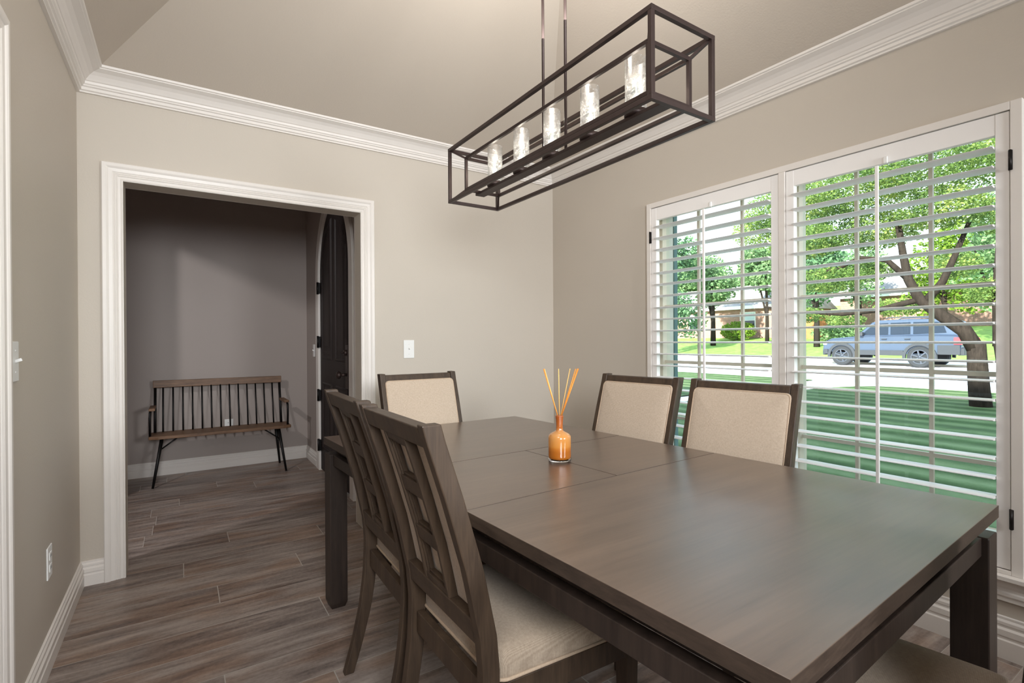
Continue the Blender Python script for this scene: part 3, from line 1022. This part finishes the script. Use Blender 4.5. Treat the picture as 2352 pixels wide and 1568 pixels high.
boxframe(x0, x1, y0, y1, z0, z1, q).build('outer_frame', M['bronze'], CH, bevel=0.001)
i0, i1, j0, j1, k0, k1 = x0 + 0.052, x1 - 0.027, y0 + 0.055, y1 - 0.055, z0 + 0.047, z1 - 0.042
boxframe(i0, i1, j0, j1, k0, k1, 0.012).build('inner_frame', M['bronze'], CH, bevel=0.001)
for (a, a2) in ((x0, i0), (x1, i1)):
    for (b1, b2) in ((y0, j0), (y1, j1)):
        for (c1, c2) in ((z0, k0), (z1, k1)):
            MB(fx_).beam((a, b1, c1), (a2, b2, c2), 0.008, 0.008).build('corner_strut', M['bronze'], CH)
MB(fx_).box(1.127 - 0.022, 1.127 + 0.022, j0 - 0.006, j1 + 0.006, k0 - 0.017, k0 - 0.0065).build('lamp_bar', M['bronze'], CH, bevel=0.001)
for y in (1.848, 1.648, 1.452, 1.250, 1.050):
    c = (1.127, y, k0 - 0.0069)
    cup = MB(fx_).lathe([(0.030, 0.0), (0.034, 0.002), (0.034, 0.016), (0.030, 0.018)], c, 28).build('lamp_cup', M['bronze'], CH)
    g = MB(fx_); zb = 0.0185
    g.lathe([(0.0305, zb), (0.0315, zb + 0.005), (0.0315, zb + 0.150), (0.0300, zb + 0.150), (0.0300, zb + 0.005), (0.0295, zb)], c, 32, cap=False)
    g.build('glass_shade', M['seeded'], CH)
    MB(fx_).lathe([(0.010, 0.018), (0.011, 0.02), (0.011, 0.045), (0.009, 0.047)], c, 16).build('socket', M['plastic'], CH)
    bl = MB(fx_).lathe([(0.008, 0.047), (0.010, 0.052), (0.0125, 0.068), (0.0120, 0.085), (0.0085, 0.102), (0.003, 0.116), (0.0008, 0.122)], c, 18, cap=False).build('bulb', M['glass'], CH)
    MB(fx_).tube([(c[0], c[1], c[2] + 0.055), (c[0] + 0.002, c[1], c[2] + 0.08), (c[0], c[1], c[2] + 0.105)], 0.0016, 6).build('filament', M['filament'], bl)
    lamp('bulb_light', 'POINT', (c[0], c[1], c[2] + 0.11), 0.5, (1.0, 0.90, 0.78), 0.006)
lamp('ceiling_fill', 'AREA', (1.127, 1.454, 2.30), 9, (1.0, 0.97, 0.93), 0.45, target=(1.127, 1.46, 4))  # added fill above the chandelier, stands in for bulb uplight
lamp('vault_fill', 'POINT', (1.127, 1.454, 2.95), 11, (1.0, 0.97, 0.93), 0.22)  # added fill lamp high under the vault, no bulb hangs there
for y in (1.503, 1.374):
    MB(fx_).tube([(1.127, y, k0 - 0.006), (1.127, y, 3.30)], 0.0052, 12).build('hanging_rod', M['bronze'], CH)
MB(fx_).box(1.127 - 0.06, 1.127 + 0.06, 1.28, 1.60, 3.285, 3.345).build('ceiling_canopy', M['bronze'], CH, bevel=0.003)

# ------------------------------------------------------------------ foyer bench
BN = thing('spindle_bench', 'brown wooden seat bench with black metal spindle back against the foyer wall', 'bench', (0.31, 5.24, 0))
M['benchwood'] = wood('bench_wood', srgb(72, 50, 36), srgb(138, 104, 76), 0.5, (1.2, 12, 12), 4.0)
bl_ = lambda v: Vector(v) - Vector((0.31, 5.24, 0))
# curved seat
mb = MB(bl_)
N = 16
rings = []
for i in range(N + 1):
    u = -1 + 2 * i / N
    x = 0.320 + 0.545 * u
    e = 0.018 * max(0, (abs(u) - 0.93) / 0.07) ** 2
    yf_ = 5.100 + e; yb_ = 5.385 - e
    rings.append([(x, yf_, 0.384), (x, yb_, 0.384), (x, yb_, 0.410), (x, yf_, 0.410)])
mb.loft(rings); mb.build('seat', M['benchwood'], BN, bevel=0.004)
# crest rail, bowed back a little at its ends
mb = MB(bl_); rings = []
for i in range(N + 1):
    u = -1 + 2 * i / N
    x = 0.312 + 0.517 * u; y = 5.425 + 0.012 * (1 - u * u)
    rings.append([(x, y, 0.790), (x, y + 0.020, 0.790), (x, y + 0.026, 0.852), (x, y + 0.004, 0.852)])
mb.loft(rings); mb.build('crest_rail', M['benchwood'], BN, bevel=0.003)
for i in range(13):
    x = -0.131 + (0.747 + 0.131) * i / 12
    MB(bl_).tube([(x, 5.345, 0.405), (x, 5.390, 0.60), (x, 5.442, 0.795)], 0.0065, 8).build('spindle', M['iron'], BN)
for x in (-0.188, 0.812):
    s = -1 if x < 0 else 1
    MB(bl_).tube([(x, 5.335, 0.405), (x, 5.385, 0.60), (x, 5.440, 0.80)], 0.011, 10).build('back_post', M['iron'], BN)
    MB(bl_).tube([(x + s * 0.028, 5.150, 0.405), (x + s * 0.028, 5.135, 0.56), (x + s * 0.026, 5.140, 0.605), (x + s * 0.024, 5.165, 0.622)], 0.009, 10).build('arm_support', M['iron'], BN)
    MB(bl_).box(x + s * 0.0 - 0.022 + s * 0.012, x + 0.022 + s * 0.012, 5.100, 5.372, 0.6225, 0.644).build('armrest', M['benchwood'], BN, bevel=0.004)
for x, fx2 in ((-0.135, -0.196), (0.762, 0.809)):
    for y, fy2 in ((5.150, 5.047), (5.330, 5.412)):
        MB(bl_).tube([(x, y, 0.3835), (fx2, fy2, 0.0)], [0.014, 0.009], 12).build('leg', M['iron'], BN)
    sx_ = 1 if x < 0 else -1
    MB(bl_).tube([(x + sx_ * 0.13, 5.24, 0.3835), (x + sx_ * 0.01 - sx_ * 0.03, 5.24, 0.27)], 0.006, 8).build('brace', M['iron'], BN)
    MB(bl_).tube([(x - sx_ * 0.020, 5.108, 0.255), (x - sx_ * 0.020, 5.372, 0.255)], 0.007, 8).build('stretcher', M['iron'], BN)

# ------------------------------------------------------------------ outdoors


def gz(x):
    # the ground rises gently from the house, more beyond the street
    if x < 3: return -0.16
    if x < 23: return -0.16 + (x - 3) * 0.014
    if x < 30: return 0.12
    return 0.12 + (x - 30) * 0.092


def strip(name, mat, x0, x1, y0, y1, dz=0.0, nx=8, kind='structure', yfun=None, label=None):
    mb = MB(); vs = []; fs = []
    for i in range(nx + 1):
        x = x0 + (x1 - x0) * i / nx
        a, b_ = (y0, y1) if yfun is None else yfun(x)
        vs += [(x, a, gz(x) + dz), (x, b_, gz(x) + dz)]
    for i in range(nx):
        fs.append((2 * i, 2 * i + 1, 2 * i + 3, 2 * i + 2))
    mb.add(vs, fs)
    o = mb.build(name, mat)
    o['kind'] = kind
    return o


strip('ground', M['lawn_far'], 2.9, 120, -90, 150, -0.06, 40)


def lawn_edge(x):
    y = 6.05 + 0.12 * (14.5 - x)
    if x > 12.9: y -= 0.9 * (1 - sqrt(max(0, 1 - ((x - 12.9) / 1.7) ** 2)))
    return (-30, y)


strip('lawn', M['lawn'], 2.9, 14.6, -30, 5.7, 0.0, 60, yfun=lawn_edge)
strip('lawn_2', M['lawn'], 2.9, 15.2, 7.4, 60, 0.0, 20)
strip('path', M['concrete'], 2.9, 16.4, 4.0, 9.0, -0.03, 20)
strip('sidewalk', M['concrete'], 14.3, 15.9, -60, 90, -0.02, 3)
strip('road', M['asphalt'], 15.9, 24.5, -80, 130, -0.045, 8)
strip('sidewalk_2', M['concrete'], 24.5, 29.6, -80, 130, 0.02, 4)
struct(MB().box(24.45, 24.6, -80, 130, 0.0, 0.155), 'kerb', M['tan'])


# leafy trees
def leaves(mb, rnd, n, cen, rad, size, hollow=0.35, flat=1.0):
    vs = []; fs = []
    for _ in range(n):
        while True:
            p = Vector((rnd.uniform(-1, 1), rnd.uniform(-1, 1), rnd.uniform(-1, 1)))
            if hollow < p.length < 1: break
        p = Vector((cen[0] + p.x * rad[0], cen[1] + p.y * rad[1], cen[2] + p.z * rad[2]))
        s = size * rnd.uniform(0.6, 1.3)
        a = Vector((rnd.gauss(0, 1), rnd.gauss(0, 1), rnd.gauss(0, 0.6))).normalized() * s
        b_ = a.cross(Vector((rnd.gauss(0, 1), rnd.gauss(0, 1), rnd.gauss(0, 1)))).normalized() * s * 0.55
        k = len(vs)
        vs += [p - a, p + b_, p + a, p - b_]
        fs.append((k, k + 1, k + 2, k + 3))
    mb.add(vs, fs)


def tree(name, label, base, trunks, clusters, leafmat, size, seed, cat='tree', group=None):
    T = thing(name, label, cat, base, 0, group)
    bx = Vector(base)
    mb = MB()
    for pts, r0, r1 in trunks:
        n = len(pts)
        mb.tube([Vector(p) for p in pts], [r0 + (r1 - r0) * i / (n - 1) for i in range(n)], 10)
    mb.build('trunk', M['bark'], T)
    rnd = random.Random(seed)
    fb = MB()
    for cen, rad, n in clusters:
        leaves(fb, rnd, n, cen, rad, size)
    fb.build('foliage', leafmat, T)
    return T


# big tree on the near lawn; points are metres from its base, rt = along the view's right, f = away
def vp(a, z, f=0.0):
    # camera-facing offsets seen from the room: a to the right, f away
    r_ = Vector((0.223, -0.975, 0)); w_ = Vector((0.975, 0.223, 0))
    p = r_ * a + w_ * f
    return (p.x, p.y, z)


rnd = random.Random(5)
cl = []
for (a, z, f, ra, rz, n) in (
    (-3.1, 4.15, 0.5, 1.1, 0.60, 5200), (-1.9, 4.3, 0.0, 1.1, 0.6, 5200), (-0.7, 4.4, -0.5, 1.1, 0.65, 5200), (0.6, 4.5, 0.0, 1.2, 0.7, 4200), (1.7, 4.0, 0.3, 1.0, 0.7, 2600),
    (-2.7, 3.25, -0.3, 0.75, 0.36, 3000), (-1.6, 3.45, 0.5, 0.8, 0.40, 3200), (-0.5, 3.55, -0.4, 0.7, 0.36, 2600), (-3.9, 3.75, 0.4, 0.55, 0.42, 1500), (-2.4, 2.45, 0.0, 0.7, 0.26, 1700),
    (0.6, 3.4, 0.4, 0.8, 0.4, 2400), (0.95, 2.5, -0.4, 0.5, 0.32, 1300), (-1.75, 2.65, 0.6, 0.5, 0.24, 1000), (-1.3, 1.85, 0.8, 0.40, 0.20, 800), (0.15, 2.05, 0.4, 0.42, 0.28, 1100), (1.2, 1.6, 0.2, 0.6, 0.35, 1300),
    (-0.35, 2.6, 0.5, 0.42, 0.26, 900), (-2.9, 1.75, 0.6, 0.42, 0.18, 700), (-2.2, 1.62, 0.8, 0.4, 0.14, 500)):
    cl.append((vp(a, z, f), (ra, ra, rz), int(n * 1.8)))
trk = [([vp(0.0, -0.05), vp(-0.03, 0.35), vp(-0.05, 0.8), vp(-0.06, 1.12)], 0.165, 0.135),
       ([vp(-0.06, 1.0), vp(-0.22, 1.35), vp(-0.55, 1.65), vp(-0.85, 1.95), vp(-1.02, 2.35), vp(-1.10, 2.85), vp(-1.18, 3.5)], 0.135, 0.05),
       ([vp(-0.80, 1.85), vp(-0.52, 2.25), vp(-0.35, 2.7), vp(-0.15, 3.3)], 0.08, 0.035),
       ([vp(-1.02, 2.35), vp(-1.35, 2.75), vp(-1.8, 2.85), vp(-2.2, 2.65), vp(-2.9, 2.6)], 0.06, 0.025),
       ([vp(-0.85, 1.95), vp(-1.5, 1.78), vp(-2.1, 1.72), vp(-2.8, 1.80), vp(-3.6, 1.95)], 0.06, 0.02),
       ([vp(0.38, -0.05, 0.3), vp(0.30, 0.6, 0.3), vp(0.22, 1.2, 0.3), vp(0.20, 2.0, 0.3), vp(0.25, 3.2, 0.3)], 0.11, 0.045),
       ([vp(0.30, 0.9, 0.3), vp(0.62, 1.3, 0.3), vp(0.95, 1.8, 0.3), vp(1.1, 2.6, 0.3)], 0.09, 0.04),
       ([vp(0.75, -0.05, 0.6), vp(0.60, 0.6, 0.6), vp(0.80, 1.4, 0.6), vp(0.9, 2.6, 0.6)], 0.13, 0.05)]
tree('shade_tree', 'large multi-trunk shade tree with bright green leaves on the near lawn before the parked car', (11.9, 2.98, gz(11.9)), trk, cl, M['leaf_near'], 0.029, 3)


def simple_tree(name, label, x, y, h, r, mat, seed, size=0.17, n=2600, group=None, trunk=0.16, low=0.35):
    rn = random.Random(seed)
    cl = []
    for i in range(9):
        a = rn.uniform(0, 2 * pi); d = rn.uniform(0.1, 0.65) * r
        cl.append(((d * cos(a), d * sin(a), h * rn.uniform(low + 0.12, 0.9)), (r * rn.uniform(0.35, 0.6), r * rn.uniform(0.35, 0.6), h * rn.uniform(0.12, 0.2)), n // 9))
    tr = [([(0, 0, -0.05), (0.05, 0.02, h * 0.3), (0.0, 0.1, h * 0.7)], trunk, trunk * 0.4), ([(0.02, 0, h * 0.22), (0.3, 0.6, h * 0.45), (0.3, 1.1, h * 0.7)], trunk * 0.6, trunk * 0.25)]
    return tree(name, label, (x, y, gz(x)), tr, cl, mat, size, seed, group=group)


# ground depth along a view ray: x = k*y
def far(px, X):
    # plan position on the ray of photo column px (camera at the origin), at distance X from it along x
    a = math.atan((px - 1176) / 1164.7) + radians(33.18)
    return X, X / math.tan(a)


GT = 'trees across the street'
for (px_, X_, h_, r_, mt_, sd_, sz_, n_, tk_, lo_, lb_) in (
    (1546, 30.5, 9.4, 2.5, 'leaf_dark', 11, 0.15, 5200, 0.2, 0.15, 'dark green tree across the street at the left edge of the window view'),
    (1638, 36.4, 7.9, 2.6, 'leaf_far', 12, 0.13, 7000, 0.22, 0.36, 'small tree with a split trunk before the brick house'),
    (1762, 39.5, 8.2, 2.6, 'leaf_far', 13, 0.13, 6500, 0.16, 0.34, 'rounded green tree before the right part of the brick house'),
    (1876, 36.0, 9.0, 2.5, 'leaf_dark', 14, 0.15, 6000, 0.2, 0.28, 'tree standing over the cedar fence across the street'),
    (1590, 58.0, 10.5, 4.2, 'leaf_far', 19, 0.24, 6000, 0.25, 0.3, 'wide pale tree rising behind the roof of the brick house'),
    (1735, 66.0, 10.5, 4.2, 'leaf_far', 20, 0.24, 6000, 0.25, 0.3, 'wide tree behind the right end of the brick house roof'),
    (1975, 47.0, 7.0, 2.4, 'leaf_far', 15, 0.15, 2600, 0.2, 0.25, 'tree between the cedar fence and the grey roofed house'),
    (2170, 45.0, 8.6, 3.0, 'leaf_bush', 16, 0.16, 4200, 0.2, 0.15, 'bright green tree behind the rear of the parked car'),
    (2290, 37.0, 8.2, 2.4, 'leaf_far', 17, 0.15, 3600, 0.2, 0.2, 'tree behind the thin trunks at the right edge of the window view')):
    x, y = far(px_, X_)
    simple_tree('street_tree', lb_, x, y, h_, r_, M[mt_], sd_, sz_, n_, GT, tk_, lo_)
bx, by = far(1695, 41.0)
Bs = thing('round_bush', 'bright green bush under the right window of the brick house', 'bush', (bx, by, gz(bx)))
fb = MB(); leaves(fb, random.Random(8), 1500, (0, 0, 0.75), (1.3, 1.5, 0.85), 0.13, 0.5); fb.build('foliage', M['leaf_bush'], Bs)
MB().tube([(0, 0, -0.05), (0, 0, 0.6)], 0.06, 8).build('stem', M['bark'], Bs)
bx, by = far(1935, 40.5)
Bs = thing('low_shrub', 'low pale shrub right of the cedar fence', 'bush', (bx, by, gz(bx)))
fb = MB(); leaves(fb, random.Random(9), 1300, (0, 0, 0.5), (1.2, 2.2, 0.7), 0.13, 0.3); fb.build('foliage', M['leaf_far'], Bs)
MB().tube([(0, 0, -0.05), (0, 0, 0.4)], 0.05, 8).build('stem', M['bark'], Bs)

# brick house across the street
hx = 43.0; _, ya = far(1500, hx); _, yb_ = far(1790, hx)
zb = gz(hx) - 0.05
H = thing('brick_house', 'pink brick single-storey house across the street behind the lawn', 'house', (hx + 4, (ya + yb_) / 2, zb))


def hl(v):
    return Vector(v) - Vector((hx + 4, (ya + yb_) / 2, zb))


MB(hl).box(hx, hx + 9, yb_, ya, zb, zb + 2.75).build('wall', M['brick'], H)
MB(hl).prism([(hx - 0.5, zb + 2.70), (hx + 9.5, zb + 2.70), (hx + 4.5, zb + 5.2)], yb_ - 0.4, ya + 0.4, 'y').build('roof', M['shingle'], H)
MB(hl).box(hx - 0.54, hx - 0.5, yb_ - 0.4, ya + 0.4, zb + 2.6, zb + 2.9).build('fascia', M['white_out'], H)
for px in (1598, 1718):
    _, yw = far(px, hx)
    f_ = MB(hl).box(hx - 0.04, hx - 0.005, yw - 0.75, yw + 0.75, zb + 0.85, zb + 2.35).build('window', M['white_out'], H)
    MB(hl).box(hx - 0.055, hx - 0.042, yw - 0.66, yw + 0.66, zb + 1.62, zb + 2.27).build('pane', M['winfar'], f_)
    MB(hl).box(hx - 0.055, hx - 0.042, yw - 0.66, yw + 0.66, zb + 0.93, zb + 1.56).build('pane', M['carglass'], f_)
_, yw = far(1566, hx)
MB(hl).box(hx - 0.03, hx - 0.004, yw - 0.3, yw + 0.3, zb + 1.62, zb + 1.85).build('address_plaque', M['white_out'], H)
# second house, grey roof above the car
hx2 = 52.0; _, ya2 = far(1930, hx2); _, yb2 = far(2330, hx2); zb2 = gz(hx2) - 0.05
H2 = thing('grey_roof_house', 'pale house with a grey gabled roof half hidden behind the trees above the car', 'house', (hx2 + 4, (ya2 + yb2) / 2, zb2))


def hl2(v):
    return Vector(v) - Vector((hx2 + 4, (ya2 + yb2) / 2, zb2))


MB(hl2).box(hx2, hx2 + 9, yb2, ya2, zb2, zb2 + 2.9).build('wall', M['brick'], H2)
MB(hl2).prism([(hx2 - 0.5, zb2 + 2.85), (hx2 + 9.5, zb2 + 2.85), (hx2 + 4.5, zb2 + 6.6)], yb2 - 0.4, ya2 + 0.4, 'y').build('roof', M['shingle'], H2)
MB(hl2).box(hx2 - 0.54, hx2 - 0.5, yb2 - 0.4, ya2 + 0.4, zb2 + 2.75, zb2 + 3.1).build('fascia', M['white_out'], H2)
# cedar fence
fx1 = 42.0; _, fa = far(1800, fx1); _, fb_ = far(1898, fx1); fz = gz(fx1) - 0.05
FN = thing('cedar_fence', 'orange cedar board fence across the street left of the car', 'fence', (fx1, (fa + fb_) / 2, fz))
mb = MB(); n = 34
for i in range(n):
    y_ = fb_ + (fa - fb_) * i / n
    mb.box(-0.02, 0.02, y_ - (fa + fb_) / 2, y_ - (fa + fb_) / 2 + (fa - fb_) / n - 0.015, 0, 1.9)
mb.build('boards', M['fence'], FN)
MB().box(0.021, 0.06, -(fa - fb_) / 2, (fa - fb_) / 2, 1.5, 1.6).build('rail', M['fence'], FN)

# downspout just outside the left edge of the window
PO = thing('downspout', 'blue-green downspout seen outside through the left edge of the narrow shutter', 'downspout', (3.02, 2.462, -0.16))
MB().box(-0.02, 0.02, -0.027, 0.027, 0.08, 2.80).build('pipe', M['teal'], PO, bevel=0.004)
MB().loft([[(-0.02, -0.027, 0.08), (-0.02, 0.027, 0.08), (0.02, 0.027, 0.08), (0.02, -0.027, 0.08)], [(0.16, -0.027, 0.0), (0.16, 0.027, 0.0), (0.20, 0.027, 0.02), (0.20, -0.027, 0.02)]]).build('elbow', M['teal'], PO)

# parked car
CX = 24.0 - 0.02; CY = 8.50
CZ = -0.16 + (23 - 3) * 0.014 - 0.045
CAR = thing('parked_suv', 'blue-grey boxy SUV parked at the far side of the street', 'car', (CX, CY, CZ))
# local: front toward +y, near side -x ; length 4.75
LF, LB = 2.40, -2.22


def cprof(x, pts):
    return [(x, y, z) for y, z in pts]


lower = [(LB + 0.05, 0.62), (LB, 0.80), (LB + 0.02, 1.02), (LB + 0.10, 1.20), (-1.2, 1.22), (0.6, 1.20), (1.05, 1.17), (1.30, 1.14), (LF - 0.35, 1.08), (LF - 0.12, 1.00), (LF - 0.04, 0.82), (LF - 0.02, 0.60), (1.75, 0.52), (0, 0.48), (-2.0, 0.52)]
b = MB(); rings = []
for x, k, dz in ((-0.93, 0.985, -0.03), (-0.97, 1.0, 0.0), (-0.90, 1.0, 0.03), (0.90, 1.0, 0.03), (0.97, 1.0, 0.0), (0.93, 0.985, -0.03)):
    rings.append([(x, y * k, z + (dz if z > 1.0 else 0)) for y, z in lower])
b.loft(rings); b.build('body', M['carpaint'], CAR, bevel=0.02)
roof = [(LB + 0.10, 1.21), (LB + 0.34, 1.72), (LB + 0.56, 1.80), (-0.6, 1.84), (0.38, 1.81), (0.60, 1.74), (1.16, 1.17)]
b = MB(); rings = []
for x, s_, zt_ in ((-0.90, 1.0, 0), (-0.76, 1.0, 1), (0.76, 1.0, 1), (0.90, 1.0, 0)):
    rings.append([((x if z < 1.3 else (0.74 if x > 0 else -0.74) if abs(x) > 0.8 else (0.66 if x > 0 else -0.66)), y, z) for y, z in roof])
b.loft(rings); b.build('cabin', M['carpaint'], CAR, bevel=0.02)
# side glass: follow the cabin's slope
def sgx(z, s):
    return s * (0.905 - (z - 1.15) / (1.75 - 1.15) * 0.14 + 0.008)
for s in (-1, 1):
    for nm, poly in (('front_window', [(0.95, 1.25), (0.02, 1.25), (0.05, 1.70), (0.52, 1.68)]), ('rear_door_window', [(-0.06, 1.25), (-0.70, 1.26), (-0.67, 1.71), (-0.03, 1.70)]),
                     ('quarter_window', [(-0.79, 1.26), (-1.78, 1.30), (-1.66, 1.62), (-1.50, 1.70), (-0.76, 1.71)])):
        rings = [[(sgx(z, s) + d * s, y, z) for y, z in poly] for d in (0.0, 0.012)]
        MB().loft(rings).build(nm, M['carglass'], CAR)
    # cladding: sills, arches
    sill = MB().box(min(s * 0.955, s * 0.99), max(s * 0.955, s * 0.99), -0.50, 1.15, 0.44, 0.64)
    sill.box(min(s * 0.93, s * 0.985), max(s * 0.93, s * 0.985), LB + 0.04, LB + 0.68, 0.50, 0.84)
    sill.box(min(s * 0.93, s * 0.985), max(s * 0.93, s * 0.985), LF - 0.22, LF - 0.06, 0.46, 0.66)
    sill.build('sill_cladding', M['cladding'], CAR, bevel=0.01)
    for wy in (1.65, -1.00):
        rings = []
        for j in range(17):
            a = -0.12 + (pi + 0.24) * j / 16
            ci, co = 0.43, 0.53
            rings.append([(s * 0.90, wy + ci * cos(a), 0.40 + ci * sin(a)), (s * 1.0, wy + ci * cos(a), 0.40 + ci * sin(a)), (s * 1.0, wy + co * cos(a), 0.40 + co * sin(a)), (s * 0.90, wy + co * cos(a), 0.40 + co * sin(a))])
        MB().loft(rings).build('wheel_arch', M['cladding'], CAR)
        w = MB()
        rings = [[(s * xx, wy + rr * cos(2 * pi * j / 28), 0.40 + rr * sin(2 * pi * j / 28)) for j in range(28)] for xx, rr in ((0.70, 0.34), (0.72, 0.40), (0.94, 0.40), (0.97, 0.37), (0.965, 0.27), (0.93, 0.255))]
        w.loft(rings, smooth=False)
        wh = w.build('wheel', M['tyre'], CAR)
        rm = MB()
        for j in range(6):
            a = 2 * pi * j / 6 + 0.3
            rm.beam((s * 0.945, wy, 0.40), (s * 0.945, wy + 0.25 * cos(a), 0.40 + 0.25 * sin(a)), 0.05, 0.03, (1, 0, 0))
        rm.tube([(s * 0.93, wy, 0.40), (s * 0.968, wy, 0.40)], 0.055, 14)
        rings = [[(s * xx, wy + rr * cos(2 * pi * j / 28), 0.40 + rr * sin(2 * pi * j / 28)) for j in range(28)] for xx, rr in ((0.931, 0.268), (0.968, 0.268), (0.968, 0.240), (0.931, 0.240))]
        rm.loft(rings, closed=True)
        rm.build('rim', M['rim'], wh)
    MB().box(min(s * 0.97, s * 1.13), max(s * 0.97, s * 1.13), 0.82, 0.94, 1.20, 1.36).build('side_mirror', M['cladding'], CAR, bevel=0.02)
    for y_ in (0.16, -0.60):
        MB().box(min(s * 0.965, s * 1.0), max(s * 0.965, s * 1.0), y_ - 0.12, y_ + 0.06, 1.06, 1.09).build('door_handle', M['cladding'], CAR, bevel=0.005)
    MB().box(min(s * 0.72, s * 0.975), max(s * 0.72, s * 0.975), LB - 0.015, LB + 0.22, 0.86, 1.12).build('tail_light', M['red'], CAR, bevel=0.02)
    MB().box(min(s * 0.60, s * 0.955), max(s * 0.60, s * 0.955), LF - 0.16, LF - 0.015, 0.84, 0.98).build('headlight', M['plastic'], CAR, bevel=0.02)
    MB().tube([(s * 0.62, LB + 0.75, 1.87), (s * 0.62, LB + 0.85, 1.91), (s * 0.62, 0.1, 1.91), (s * 0.62, 0.2, 1.865)], 0.02, 8).build('roof_rail', M['rim'], CAR)
MB().prism([(0.62, 1.73), (1.15, 1.20), (1.19, 1.20), (0.66, 1.74)], -0.68, 0.68, 'x').build('windscreen', M['carglass'], CAR)
MB().box(-0.90, 0.90, LF - 0.10, LF + 0.02, 0.42, 0.66).build('front_bumper', M['cladding'], CAR, bevel=0.02)
MB().box(-0.90, 0.90, LB - 0.05, LB + 0.12, 0.48, 0.74).build('rear_bumper', M['cladding'], CAR, bevel=0.02)
